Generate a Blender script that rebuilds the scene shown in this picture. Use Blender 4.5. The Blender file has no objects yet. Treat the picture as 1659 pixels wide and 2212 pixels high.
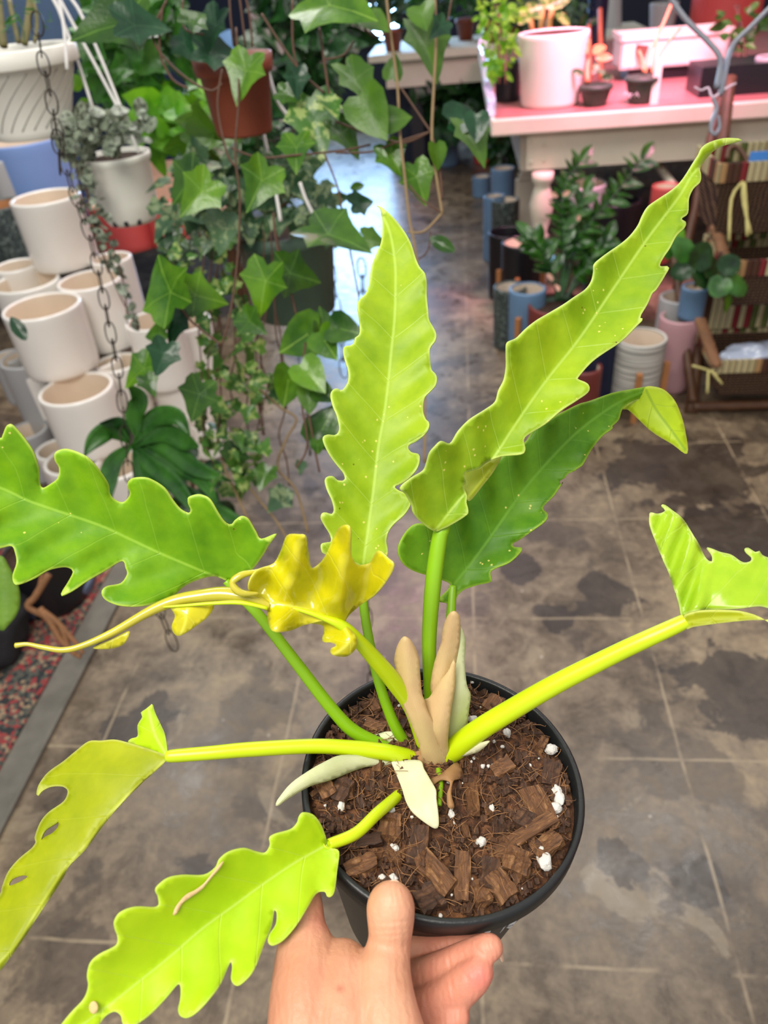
import bpy, bmesh, math, random
import numpy as np
from mathutils import Vector, Matrix, noise as mnoise
from mathutils.geometry import delaunay_2d_cdt
random.seed(7)
S = bpy.context.scene
COL = S.collection

# ------------------------------------------------------------------ camera
F = 1597.6; CX = 829.5; CY = 1106.0; CH = 1.5
PIT = math.radians(37.15); ROL = math.radians(5.6)
FW = Vector((0, math.cos(PIT), -math.sin(PIT)))
U0 = Vector((0, math.sin(PIT), math.cos(PIT))); R0 = Vector((1, 0, 0))
RT = math.cos(ROL)*R0 - math.sin(ROL)*U0
UP = math.sin(ROL)*R0 + math.cos(ROL)*U0
CAM = Vector((0, 0, CH))
cd = bpy.data.cameras.new('camera'); cam = bpy.data.objects.new('camera', cd); COL.objects.link(cam)
cam.matrix_world = Matrix(((RT.x, UP.x, -FW.x, 0), (RT.y, UP.y, -FW.y, 0), (RT.z, UP.z, -FW.z, CH), (0, 0, 0, 1)))
cd.sensor_fit = 'VERTICAL'; cd.sensor_height = 36; cd.sensor_width = 27; cd.lens = 26
cd.clip_start = 0.02; cd.clip_end = 60
cd.dof.use_dof = True; cd.dof.focus_distance = 0.42; cd.dof.aperture_fstop = 9.0
S.camera = cam

# ------------------------------------------------------------------ exposure, world, lamps
S.view_settings.view_transform = 'Standard'; S.view_settings.look = 'None'
S.view_settings.gamma = 1; S.view_settings.use_curve_mapping = False
S.view_settings.exposure = 0.14
W = bpy.data.worlds.new('World'); S.world = W; W.use_nodes = True
W.node_tree.nodes['Background'].inputs[0].default_value = (0.95, 0.97, 1.0, 1)
W.node_tree.nodes['Background'].inputs[1].default_value = 0.6
AR = 0.138
def RM(u, v, z=0):        # room coordinates -> world
    return Vector((u*math.cos(AR)+v*math.sin(AR), -u*math.sin(AR)+v*math.cos(AR), z))
def lamp(name, loc, target, size, energy, color=(1, 1, 1), sy=None):
    l = bpy.data.lights.new(name, 'AREA'); l.energy = energy; l.color = color; l.size = size
    if sy: l.shape = 'RECTANGLE'; l.size_y = sy
    o = bpy.data.objects.new(name, l); COL.objects.link(o); o.location = loc
    o.rotation_euler = (Vector(target)-Vector(loc)).to_track_quat('-Z', 'Y').to_euler()
    return o
lamp('ceiling_lamp', (-0.5, -0.35, 2.8), (0.0, 0.5, 0.9), 1.2, 46, (1, 0.95, 0.86), 0.7)
lamp('ceiling_lamp', (-0.9, 3.0, 3.0), (-0.9, 2.8, 0), 1.4, 40, (1, 0.96, 0.9), 0.6)
lamp('ceiling_lamp', (1.4, 2.2, 3.0), (1.3, 2.8, 0), 1.2, 22, (1, 0.95, 0.88), 0.6)
gl = lamp('grow_lamp', RM(.85, 3.45, 2.1), RM(.75, 4.2, 0.95), 0.7, 26, (1, 0.30, 0.52), 0.3); gl.data.spread = 1.35
lamp('grow_lamp', (0.1, 4.2, 2.6), (-1.0, 2.6, 0.4), 0.6, 12, (1, 0.55, 0.68), 0.6)

# ------------------------------------------------------------------ helpers
def D(x, y): return FW + (x-CX)/F*RT + (CY-y)/F*UP
def P(x, y, d): return CAM + D(float(x), float(y))*float(d)
def G(x, y, z=0.0):
    d = D(x, y); return CAM + d*((z-CH)/d.z)
def V(x, y, v):           # hit the vertical plane room-v = const
    d = D(x, y); n = Vector((math.sin(AR), math.cos(AR), 0))
    return CAM + d*(v/d.dot(n))
def dep(p): return (p-CAM).dot(FW)
def room(p): return (p.x*math.cos(AR)-p.y*math.sin(AR), p.x*math.sin(AR)+p.y*math.cos(AR))
def link(name, me, parent=None, mats=None):
    o = bpy.data.objects.new(name, me); COL.objects.link(o)
    if mats:
        for m in (mats if isinstance(mats, (list, tuple)) else [mats]): me.materials.append(m)
    if parent:
        o.parent = parent
        o.matrix_parent_inverse = parent_inv(parent)
    return o
def parent_inv(p): return world_of(p).inverted()
def world_of(o):
    L = Matrix.LocRotScale(o.location, o.rotation_euler, o.scale)
    return world_of(o.parent) @ o.matrix_parent_inverse @ L if o.parent else L
def tag(o, label=None, cat=None, group=None, kind=None):
    if label: o['label'] = label
    if cat: o['category'] = cat
    if group: o['group'] = group
    if kind: o['kind'] = kind
    return o
def thing(name, label, cat, loc, group=None):
    o = bpy.data.objects.new(name, None); COL.objects.link(o); o.location = loc; o.empty_display_size = .05
    return tag(o, label, cat, group)
def fin(bm, name, mats, parent=None, smooth=True):
    me = bpy.data.meshes.new(name); bm.normal_update()
    bm.to_mesh(me); bm.free()
    if smooth:
        for p in me.polygons: p.use_smooth = True
    return link(name, me, parent, mats)
def struct(o): o['kind'] = 'structure'; return o
def box(bm, c, half, M=None, mi=0):
    vs = []
    for s in ((-1,-1,-1),(1,-1,-1),(1,1,-1),(-1,1,-1),(-1,-1,1),(1,-1,1),(1,1,1),(-1,1,1)):
        v = Vector((s[0]*half[0], s[1]*half[1], s[2]*half[2]))
        if M is not None: v = M @ v
        vs.append(bm.verts.new(Vector(c)+v))
    for f in ((0,3,2,1),(4,5,6,7),(0,1,5,4),(1,2,6,5),(2,3,7,6),(3,0,4,7)):
        fc = bm.faces.new([vs[i] for i in f]); fc.material_index = mi
    return vs
def rbox(bm, u0, u1, v0, v1, z0, z1, mi=0):
    M = Matrix.Rotation(-AR, 3, 'Z')
    box(bm, RM((u0+u1)/2, (v0+v1)/2, (z0+z1)/2), ((u1-u0)/2, (v1-v0)/2, (z1-z0)/2), M, mi)
def bevel(o, w, seg=2):
    m = o.modifiers.new('bevel', 'BEVEL'); m.width = w; m.segments = seg; m.limit_method = 'ANGLE'; return o
def catmull(pts, n=6, closed=False):
    pts = [tuple(p) for p in pts]; N = len(pts); out = []
    dim = len(pts[0])
    rng = range(N) if closed else range(N-1)
    for i in rng:
        if closed: p0, p1, p2, p3 = pts[i-1], pts[i], pts[(i+1) % N], pts[(i+2) % N]
        else: p0, p1, p2, p3 = pts[max(i-1, 0)], pts[i], pts[i+1], pts[min(i+2, N-1)]
        for k in range(n):
            t = k/n; out.append(tuple(0.5*((2*p1[j])+(-p0[j]+p2[j])*t+(2*p0[j]-5*p1[j]+4*p2[j]-p3[j])*t*t+(-p0[j]+3*p1[j]-3*p2[j]+p3[j])*t**3) for j in range(dim)))
    if not closed: out.append(pts[-1])
    return out
def tube_bm(bm, pts, rads, seg=8, mi=0, flat=1.0, cap=True):
    pts = [Vector(p) for p in pts]; n = len(pts)
    if not isinstance(rads, (list, tuple)): rads = [rads]*n
    t0 = (pts[1]-pts[0]).normalized()
    nrm = t0.orthogonal().normalized(); rings = []
    for i in range(n):
        t = (pts[min(i+1, n-1)]-pts[max(i-1, 0)])
        if t.length < 1e-9: t = t0.copy()
        t.normalize()
        nrm = (nrm - t*nrm.dot(t)).normalized(); b = t.cross(nrm)
        rings.append([bm.verts.new(pts[i]+rads[i]*(math.cos(a)*nrm+flat*math.sin(a)*b)) for a in [2*math.pi*k/seg for k in range(seg)]])
    for i in range(n-1):
        for k in range(seg):
            f = bm.faces.new((rings[i][k], rings[i][(k+1) % seg], rings[i+1][(k+1) % seg], rings[i+1][k])); f.material_index = mi
    if cap:
        for r, rev in ((rings[0], True), (rings[-1], False)):
            f = bm.faces.new(list(reversed(r)) if rev else r); f.material_index = mi
def tube(name, pts, rads, mat, parent=None, seg=10, smooth_n=0, flat=1.0):
    """pts: world points; smooth_n subdivides with a spline"""
    if smooth_n:
        r = rads if isinstance(rads, (list, tuple)) else [rads]*len(pts)
        q = catmull([tuple(p)+(rr,) for p, rr in zip(pts, r)], smooth_n)
        pts = [Vector(a[:3]) for a in q]; rads = [a[3] for a in q]
    bm = bmesh.new(); tube_bm(bm, pts, rads, seg, flat=flat); return fin(bm, name, mat, parent)
def ptube(name, pxs, mat, parent=None, seg=12, n=6, flat=1.0):
    """pxs: (x, y, depth, radius in photo pixels)"""
    return tube(name, [P(a[0], a[1], a[2]) for a in pxs], [a[3]*a[2]/F for a in pxs], mat, parent, seg, n, flat)
def lathe_bm(bm, prof, c, seg=40, M=None, mis=None, warp=None):
    rings = []
    for r, z in prof:
        ring = []
        for k in range(seg):
            a = 2*math.pi*k/seg
            rr = r*(warp(a, z) if warp else 1)
            v = Vector((rr*math.cos(a), rr*math.sin(a), z))
            if M is not None: v = M @ v
            ring.append(bm.verts.new(Vector(c)+v))
        rings.append(ring)
    for i in range(len(prof)-1):
        for k in range(seg):
            f = bm.faces.new((rings[i][k], rings[i][(k+1) % seg], rings[i+1][(k+1) % seg], rings[i+1][k]))
            if mis: f.material_index = mis[i]
    for r, i in ((rings[0], 0), (rings[-1], -1)):
        if max((v.co-r[0].co).length for v in r) > 1e-5:
            f = bm.faces.new(r if i else list(reversed(r)))
            if mis: f.material_index = mis[i]
    return rings
def lathe(name, prof, c, mat, parent=None, seg=40, M=None, mis=None, warp=None):
    bm = bmesh.new(); lathe_bm(bm, prof, c, seg, M, mis, warp); return fin(bm, name, mat, parent)

# ------------------------------------------------------------------ materials
class NT:
    def __init__(s, name):
        s.m = bpy.data.materials.new(name); s.m.use_nodes = True
        s.t = s.m.node_tree; s.t.nodes.clear(); s.out = s.n('ShaderNodeOutputMaterial')
    def n(s, typ, **kw):
        x = s.t.nodes.new(typ)
        for k, v in kw.items(): setattr(x, k, v)
        return x
    def l(s, a, b): s.t.links.new(a, b)
    def val(s, x, sock):
        if hasattr(x, 'links') or isinstance(x, bpy.types.NodeSocket): s.l(x, sock)
        else: sock.default_value = x
    def math(s, op, a, b=0.0, c=None, clamp=False):
        x = s.n('ShaderNodeMath', operation=op, use_clamp=clamp); s.val(a, x.inputs[0]); s.val(b, x.inputs[1])
        if c is not None: s.val(c, x.inputs[2])
        return x.outputs[0]
    def mix(s, f, a, b, mode='MIX'):
        x = s.n('ShaderNodeMix', data_type='RGBA', blend_type=mode); s.val(f, x.inputs[0])
        for v, i in ((a, 6), (b, 7)):
            if isinstance(v, bpy.types.NodeSocket): s.l(v, x.inputs[i])
            else: x.inputs[i].default_value = tuple(v)[:3]+(1,)
        return x.outputs[2]
    def coord(s, which='Object'): return s.n('ShaderNodeTexCoord').outputs[which]
    def noise(s, scale, detail=4, rough=.55, vec=None, dist=0):
        x = s.n('ShaderNodeTexNoise'); x.inputs['Scale'].default_value = scale; x.inputs['Detail'].default_value = detail
        x.inputs['Roughness'].default_value = rough; x.inputs['Distortion'].default_value = dist
        s.l(vec if vec is not None else s.coord(), x.inputs['Vector']); return x.outputs[0]
    def vor(s, scale, feature='F1', vec=None, out='Distance', rnd=1):
        x = s.n('ShaderNodeTexVoronoi', feature=feature); x.inputs['Scale'].default_value = scale
        x.inputs['Randomness'].default_value = rnd
        s.l(vec if vec is not None else s.coord(), x.inputs['Vector']); return x.outputs[out]
    def ramp(s, f, stops, interp='LINEAR'):
        x = s.n('ShaderNodeValToRGB'); x.color_ramp.interpolation = interp; e = x.color_ramp.elements
        while len(e) < len(stops): e.new(.5)
        for i, (p, c) in enumerate(stops): e[i].position = p; e[i].color = tuple(c)[:3]+(1,) if not isinstance(c, (int, float)) else (c, c, c, 1)
        s.l(f, x.inputs[0]); return x.outputs[0]
    def attr(s, name): return s.n('ShaderNodeAttribute', attribute_name=name).outputs['Fac']
    def bump(s, h, strength=.3, dist=.01):
        x = s.n('ShaderNodeBump'); x.inputs['Strength'].default_value = strength; x.inputs['Distance'].default_value = dist
        s.l(h, x.inputs['Height']); return x.outputs[0]
    def pbr(s, col, rough=.5, metal=0, spec=.5, normal=None, coat=0, emit=None, es=0, trans=0, sss=0, alpha=1):
        x = s.n('ShaderNodeBsdfPrincipled')
        if isinstance(col, bpy.types.NodeSocket): s.l(col, x.inputs['Base Color'])
        else: x.inputs['Base Color'].default_value = tuple(col)[:3]+(1,)
        s.val(rough, x.inputs['Roughness']); s.val(metal, x.inputs['Metallic']); x.inputs['Specular IOR Level'].default_value = spec
        x.inputs['Coat Weight'].default_value = coat; x.inputs['Coat Roughness'].default_value = .15
        x.inputs['Transmission Weight'].default_value = trans; x.inputs['Alpha'].default_value = alpha
        if sss: x.inputs['Subsurface Weight'].default_value = sss; x.inputs['Subsurface Radius'].default_value = (1, .3, .15); x.inputs['Subsurface Scale'].default_value = .006
        if normal: s.l(normal, x.inputs['Normal'])
        if emit: x.inputs['Emission Color'].default_value = tuple(emit)[:3]+(1,); x.inputs['Emission Strength'].default_value = es
        return x.outputs[0]
    def done(s, sh): s.l(sh, s.out.inputs[0]); return s.m
def lin(r, g, b):
    return tuple(((c/255)/12.92 if c/255 <= .04045 else ((c/255+.055)/1.055)**2.4) for c in (r, g, b))
def simple(name, col, rough=.5, var=.12, scale=12, bump=.0, **kw):
    t = NT(name); n = t.noise(scale, 5)
    c = t.mix(n, [x*(1-var*1.6) for x in col], [min(1, x*(1+var*1.2)) for x in col])
    b = t.bump(t.noise(scale*6, 4), bump, .004) if bump else None
    return t.done(t.pbr(c, rough, normal=b, **kw))

def leaf_mat(name, base, dark, vein, edge, rough=.46, trans=.32, sp=90, spots=True, coat=.0, tcol=None):
    t = NT(name); o = t.coord()
    s_ = t.attr('s'); tt = t.attr('t'); e = t.attr('e')
    ab = t.math('ABSOLUTE', s_)
    wob = t.noise(25, 2, .5, o)
    # lateral veins, wobbling forward
    ph = t.math('DIVIDE', t.math('SUBTRACT', tt, t.math('MULTIPLY', ab, t.math('ADD', .88, t.math('MULTIPLY', t.math('SUBTRACT', wob, .5), .25)))), sp)
    fr = t.math('ABSOLUTE', t.math('SUBTRACT', t.math('FRACT', t.math('ADD', ph, 10.0)), .5))
    vl = t.math('SUBTRACT', 1.0, t.math('DIVIDE', fr, 2.6/sp), clamp=True)
    vl = t.math('MULTIPLY', vl, .26)
    ml = t.math('SUBTRACT', 1.0, t.math('DIVIDE', t.math('SUBTRACT', ab, 1.2), 3.2), clamp=True)
    n1 = t.noise(14, 4, .6, o); n2 = t.noise(90, 3, .6, o)
    c = t.mix(t.ramp(t.math('ADD', t.math('MULTIPLY', n1, .68), t.math('MULTIPLY', n2, .32)), [(.38, 0), (.62, 1)]), dark, base)
    c = t.mix(t.math('MAXIMUM', vl, t.math('MULTIPLY', ml, .52)), c, vein)
    eg = t.math('SUBTRACT', 1.0, t.math('DIVIDE', e, 5.0), clamp=True)
    c = t.mix(t.math('MULTIPLY', eg, .75), c, edge)
    if spots:
        d = t.vor(190, vec=o); m = t.math('LESS_THAN', d, .13); k = t.math('GREATER_THAN', t.noise(18, 2, .5, o), .52)
        c = t.mix(t.math('MULTIPLY', t.math('MULTIPLY', m, k), .8), c, lin(235, 225, 120))
        d2 = t.vor(120, vec=o); m2 = t.math('LESS_THAN', d2, .07); k2 = t.math('GREATER_THAN', t.noise(9, 2, .5, o), .56)
        c = t.mix(t.math('MULTIPLY', t.math('MULTIPLY', m2, k2), .75), c, lin(110, 80, 30))
    b = t.bump(t.math('ADD', t.math('MULTIPLY', n2, .35), t.math('MULTIPLY', vl, -1.2)), .35, .0015)
    pr = t.pbr(c, rough, normal=b, coat=coat, spec=.38)
    tr = t.n('ShaderNodeBsdfTranslucent'); t.l(c if tcol is None else t.mix(.5, c, tcol), tr.inputs[0])
    mx = t.n('ShaderNodeMixShader'); mx.inputs[0].default_value = trans
    t.l(pr, mx.inputs[1]); t.l(tr.outputs[0], mx.inputs[2])
    return t.done(mx.outputs[0])
def foliage_mat(name, col, dark, rough=.4, var=None, trans=.22, vscale=60, veinc=None):
    t = NT(name); o = t.coord()
    c = t.mix(t.ramp(t.noise(vscale*.25, 3, .6, o), [(.35, 0), (.65, 1)]), dark, col)
    if var is not None: c = t.mix(t.ramp(t.noise(vscale, 3, .6, o), [(.52, 0), (.58, 1)]), c, var)
    if veinc is not None:
        r = t.attr('r'); c = t.mix(t.math('MULTIPLY', t.math('SUBTRACT', 1.0, t.math('DIVIDE', r, .07), clamp=True), .6), c, veinc)
    pr = t.pbr(c, rough, normal=t.bump(t.noise(vscale*3, 2, .5, o), .2, .003))
    tr = t.n('ShaderNodeBsdfTranslucent'); t.l(c, tr.inputs[0])
    mx = t.n('ShaderNodeMixShader'); mx.inputs[0].default_value = trans
    t.l(pr, mx.inputs[1]); t.l(tr.outputs[0], mx.inputs[2]); return t.done(mx.outputs[0])

M = {}
M['leaf'] = leaf_mat('lime_leaf', lin(172, 200, 32), lin(136, 174, 20), lin(206, 232, 110), lin(222, 240, 130))
M['leafL'] = leaf_mat('left_leaf', lin(136, 186, 12), lin(92, 152, 8), lin(180, 222, 80), lin(214, 236, 100), sp=105)
M['leafD'] = leaf_mat('deep_leaf', lin(116, 168, 24), lin(78, 134, 16), lin(130, 182, 60), lin(178, 214, 70))
M['leafB'] = leaf_mat('bright_leaf', lin(198, 230, 22), lin(178, 218, 12), lin(214, 238, 110), lin(222, 242, 110), spots=False, sp=110)
M['leafH'] = leaf_mat('glossy_leaf', lin(180, 214, 44), lin(152, 196, 28), lin(210, 232, 110), lin(222, 238, 140), rough=.28, spots=False, coat=.3)
M['leafU'] = leaf_mat('leaf_underside', lin(182, 190, 16), lin(156, 170, 10), lin(204, 214, 70), lin(224, 230, 120), spots=False, sp=120)
M['leafT'] = leaf_mat('leaf_tip_underside', lin(190, 214, 30), lin(168, 196, 24), lin(110, 150, 20), lin(222, 232, 90), spots=True, sp=70)
M['leafY'] = leaf_mat('young_leaf', lin(222, 210, 20), lin(184, 180, 10), lin(232, 230, 90), lin(230, 224, 80), rough=.22, spots=False, coat=.7, sp=75, trans=.14)
M['roll'] = simple('rolled_leaf', lin(186, 176, 48), .2, .2, 40, coat=.6)
M['pet'] = simple('petiole_lime', lin(192, 216, 14), .35, .08, 30)
M['petG'] = simple('petiole_green', lin(130, 178, 18), .38, .1, 30)
def sheath_mat(name, a, b, c):
    t = NT(name); o = t.coord(); ss = t.attr('s')
    w = t.n('ShaderNodeTexWave', wave_type='BANDS'); w.inputs['Scale'].default_value = .12; w.inputs['Distortion'].default_value = 2
    cx = t.n('ShaderNodeCombineXYZ'); t.l(ss, cx.inputs[0]); t.l(t.math('MULTIPLY', t.attr('t'), .08), cx.inputs[1]); t.l(cx.outputs[0], w.inputs[0])
    col = t.mix(t.ramp(t.noise(30, 3, .6, o), [(.35, 0), (.65, 1)]), a, b)
    col = t.mix(t.math('MULTIPLY', w.outputs[1], .35), col, c)
    pr = t.pbr(col, .45, normal=t.bump(w.outputs[1], .15, .001)); tr = t.n('ShaderNodeBsdfTranslucent'); t.l(col, tr.inputs[0])
    mx = t.n('ShaderNodeMixShader'); mx.inputs[0].default_value = .3; t.l(pr, mx.inputs[1]); t.l(tr.outputs[0], mx.inputs[2])
    return t.done(mx.outputs[0])
M['sh_tan'] = sheath_mat('sheath_tan', lin(240, 218, 160), lin(230, 196, 150), lin(196, 156, 70))
M['sh_green'] = sheath_mat('sheath_pale', lin(232, 234, 196), lin(216, 222, 166), lin(196, 204, 140))
M['sh_white'] = sheath_mat('sheath_white', lin(246, 242, 208), lin(230, 228, 186), lin(210, 208, 160))
M['dry'] = simple('dry_scale', lin(150, 112, 70), .7, .3, 60)
M['bpot'] = simple('black_plastic', lin(26, 28, 29), .42, .2, 60, bump=.08)
t = NT('sticker'); cx = t.coord(); M['sticker'] = t.done(t.pbr(t.mix(t.math('GREATER_THAN', t.noise(160, 2, .5, cx), .62), lin(225, 226, 228), lin(90, 92, 96)), .4))
def soil_mat(name, stops, scale, rough=.85, b=.8):
    t = NT(name); o = t.coord(); n = t.noise(scale, 6, .7, o, 1.2); v = t.vor(scale*1.6, vec=o)
    c = t.ramp(t.math('ADD', t.math('MULTIPLY', n, .7), t.math('MULTIPLY', v, .35)), stops)
    return t.done(t.pbr(c, rough, normal=t.bump(n, b, .004)))
M['soil'] = soil_mat('coir_soil', [(.25, lin(30, 16, 8)), (.5, lin(84, 50, 28)), (.75, lin(140, 92, 54))], 140)
def bark_mat(name, a, b, c):
    t = NT(name); o = t.coord()
    mp = t.n('ShaderNodeMapping'); mp.inputs['Scale'].default_value = (1, .12, 1); t.l(o, mp.inputs[0])
    n = t.noise(420, 5, .7, mp.outputs[0], .6)
    col = t.ramp(n, [(.3, a), (.52, b), (.75, c)])
    return t.done(t.pbr(col, .7, normal=t.bump(n, .8, .002)))
M['bark'] = bark_mat('coconut_bark', lin(54, 31, 15), lin(108, 70, 38), lin(172, 130, 84))
M['bark2'] = bark_mat('dark_bark', lin(32, 19, 10), lin(74, 46, 27), lin(122, 84, 52))
M['fibre'] = simple('coir_fibre', lin(150, 106, 66), .7, .6, 80)
M['perlite'] = simple('perlite', lin(226, 222, 214), .8, .15, 300, bump=.5)
# ------------------------------------------------------------------ px-outlined leaves with real depth
def inpoly(x, y, poly):
    c = np.zeros(len(x), bool); n = len(poly)
    for i in range(n):
        x1, y1 = poly[i]; x2, y2 = poly[(i+1) % n]
        if y1 == y2: continue
        m = ((y1 > y) != (y2 > y)) & (x < (x2-x1)*(y-y1)/(y2-y1)+x1); c ^= m
    return c
def polydist(x, y, poly, closed):
    """distance, arc parameter (px), signed side and index to a polyline"""
    best = np.full(len(x), 1e9); bt = np.zeros(len(x)); bs = np.zeros(len(x)); acc = 0
    n = len(poly); rng = range(n if closed else n-1)
    for i in rng:
        ax, ay = poly[i][:2]; bx, by = poly[(i+1) % n][:2]; dx, dy = bx-ax, by-ay; L2 = dx*dx+dy*dy
        if L2 == 0: continue
        L = math.sqrt(L2); k = np.clip(((x-ax)*dx+(y-ay)*dy)/L2, 0, 1)
        qx, qy = ax+k*dx-x, ay+k*dy-y; d = np.hypot(qx, qy); m = d < best
        best[m] = d[m]; bt[m] = (acc+k*L)[m]; bs[m] = np.sign(dx*(y-ay)-dy*(x-ax))[m]; acc += L
    return best, bt, bs
def sheet(name, outline, mid, mat, parent, conv=(0, 0, 1), cup=0.0, pleat=.0, sp=90, holes=(), step=12, thick=.0007, extra=None, n=4, cupL=None, cupR=None, wave=0.0, bulge=0.0):
    ox, oy, sc = conv
    cv = lambda p: (ox+p[0]/sc, oy+p[1]/sc)
    out = catmull([cv(p) for p in outline], n, True)
    # thin out near duplicates
    o2 = [out[0]]
    for p in out[1:]:
        if math.hypot(p[0]-o2[-1][0], p[1]-o2[-1][1]) > 3.0: o2.append(p)
    if math.hypot(o2[0][0]-o2[-1][0], o2[0][1]-o2[-1][1]) < 3: o2.pop()
    out = o2
    hl = [[cv(q) for q in h] for h in holes]
    midc = catmull([cv(p[:2])+(p[2],) for p in mid], 8)
    xs = [p[0] for p in out]; ys = [p[1] for p in out]
    pts = list(out); edges = [(i, (i+1) % len(out)) for i in range(len(out))]
    for h in hl:
        b = len(pts); h2 = catmull(h, 3, True); pts += h2; edges += [(b+i, b+(i+1) % len(h2)) for i in range(len(h2))]
    gx = []; gy = []; r = 0; y = min(ys)
    while y < max(ys):
        x = min(xs)+(step/2 if r % 2 else 0)
        while x < max(xs): gx.append(x); gy.append(y); x += step
        y += step*.866; r += 1
    gx = np.array(gx); gy = np.array(gy)
    de, _, _ = polydist(gx, gy, out, True); dm, _, _ = polydist(gx, gy, midc, False)
    k = inpoly(gx, gy, out) & (de > step*.45) & (dm > step*.45)
    gx, gy = gx[k], gy[k]
    ml = []; last = None
    for p in midc:
        if last is None or math.hypot(p[0]-last[0], p[1]-last[1]) > step*.7: ml.append(p); last = p
    mx = np.array([p[0] for p in ml]); my = np.array([p[1] for p in ml])
    dmo, _, _ = polydist(mx, my, out, True); k = inpoly(mx, my, out) & (dmo > 2.5)
    pts += [(a, b) for a, b, c in zip(mx, my, k) if c]
    pts += list(zip(gx, gy))
    res = delaunay_2d_cdt([Vector(p) for p in pts], edges, [], 0, 1e-4)
    vx = np.array([v.x for v in res[0]]); vy = np.array([v.y for v in res[0]])
    tri = np.array([f for f in res[2] if len(f) == 3]); cx = vx[tri].mean(1); cy = vy[tri].mean(1)
    k = inpoly(cx, cy, out)
    for h in hl: k &= ~inpoly(cx, cy, catmull(h, 3, True))
    tri = tri[k]
    e, _, _ = polydist(vx, vy, out, True); ds, tt, sg = polydist(vx, vy, midc, False)
    arc = np.cumsum([0]+[math.hypot(midc[i+1][0]-midc[i][0], midc[i+1][1]-midc[i][1]) for i in range(len(midc)-1)])
    d = np.interp(tt, arc, [p[2] for p in midc])
    T = arc[-1]; sn = ds/100.0
    cl = cup if cupL is None else cupL; cr = cup if cupR is None else cupR
    d = d + np.where(sg > 0, cl, cr)*sn**1.25
    amp = pleat*np.clip(ds/55.0, 0, 1)*np.clip(tt/60, .2, 1)
    d = d + amp*np.cos(2*math.pi*((tt-.88*ds)/sp))
    d = d + wave*np.clip(1-e/35, 0, 1)*np.sin(tt/23.0+sg*1.3)
    d = d - bulge*np.clip(1-(ds/60.0)**2, 0, 1)
    if extra: d = d + extra(vx, vy, tt/T, ds*sg)
    me = bpy.data.meshes.new(name)
    me.from_pydata([tuple(P(a, b, c)) for a, b, c in zip(vx, vy, d)], [], [tuple(int(i) for i in reversed(f)) for f in tri])
    for nm, arr in (('s', ds*sg), ('t', tt), ('e', e)):
        at = me.attributes.new(nm, 'FLOAT', 'POINT'); at.data.foreach_set('value', arr.astype(np.float32))
    for p in me.polygons: p.use_smooth = True
    me.validate()
    o = link(name, me, parent, mat)
    if thick:
        m = o.modifiers.new('thickness', 'SOLIDIFY'); m.thickness = thick; m.offset = 0
    return o

# ------------------------------------------------------------------ the held plant
RIM = P(956, 1678, .4095); ZR = RIM.z
plant = thing('potted_plant', 'lime green saw-toothed foliage plant in a black nursery pot held by a hand', 'potted plant', RIM-Vector((0, 0, .13)))
TILT = Matrix.Rotation(math.radians(6.5), 3, 'Y') @ Matrix.Rotation(math.radians(1.0), 3, 'X')
RR = .0778
prof = [(.0, -.135), (.050, -.135), (.054, -.133), (.0715, -.017), (.0735, -.015), (.0765, -.0135), (RR, -.0115), (RR, -.001), (.0768, .0), (.0748, .0), (.0742, -.001), (.0736, -.014), (.070, -.035), (.066, -.06), (0, -.06)]
pot = lathe('pot', prof, RIM, M['bpot'], plant, 96, TILT)
pot['label'] = 'black plastic nursery pot with a flat rim'
def wall_patch(name, a0, a1, z0, z1, mat, parent):
    bm = bmesh.new(); g = []
    for i in range(9):
        row = []
        for j in range(4):
            a = math.radians(a0+(a1-a0)*i/8); z = z0+(z1-z0)*j/3; f = (z+.133)/(.116); r = .054+(.0715-.054)*f+.0014
            row.append(bm.verts.new(RIM+TILT @ Vector((r*math.cos(a), r*math.sin(a), z+.003*math.sin(i*.9)))))
        g.append(row)
    for i in range(8):
        for j in range(3): bm.faces.new((g[i][j], g[i+1][j], g[i+1][j+1], g[i][j+1]))
    o = fin(bm, name, mat, parent); m = o.modifiers.new('t', 'SOLIDIFY'); m.thickness = .0006; return o
wall_patch('label', -86, -73, -.046, -.021, M['sticker'], pot)['label'] = 'torn white price sticker'
wall_patch('label', -66, -56, -.050, -.021, M['sticker'], pot)['label'] = 'torn white price sticker'
# soil
SZ = -.0075
bm = bmesh.new(); rings = []
for i in range(0, 46):
    r = .0738*i/45; ring = []
    m_ = 1 if i == 0 else 110
    for k in range(m_):
        a = 2*math.pi*k/m_; x, y = r*math.cos(a), r*math.sin(a)
        h = .0042*mnoise.noise(Vector((x*60, y*60, 1)))+.0022*mnoise.noise(Vector((x*220, y*220, 4)))+.0012*mnoise.noise(Vector((x*700, y*700, 9)))
        edge = max(0, (r-.060)/.0138)
        ring.append(bm.verts.new(RIM+TILT @ Vector((x, y, SZ+h*(1-.5*edge)-.004*edge*edge+.003*math.exp(-(r/.02)**2)))))
    rings.append(ring)
for k in range(110): bm.faces.new((rings[0][0], rings[1][k], rings[1][(k+1) % 110]))
for i in range(1, 45):
    for k in range(110): bm.faces.new((rings[i][k], rings[i+1][k], rings[i+1][(k+1) % 110], rings[i][(k+1) % 110]))
soil = fin(bm, 'potting_mix', M['soil'], plant)
soil['label'] = 'brown coconut bark and fibre potting mix'
def soilpt(x, y, h=0): return RIM + TILT @ Vector((x, y, SZ+h))
def soil_px(px, py):
    d = D(px, py); n = TILT @ Vector((0, 0, 1)); q = RIM+n*SZ; return CAM + d*((q-CAM).dot(n)/d.dot(n))
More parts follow.
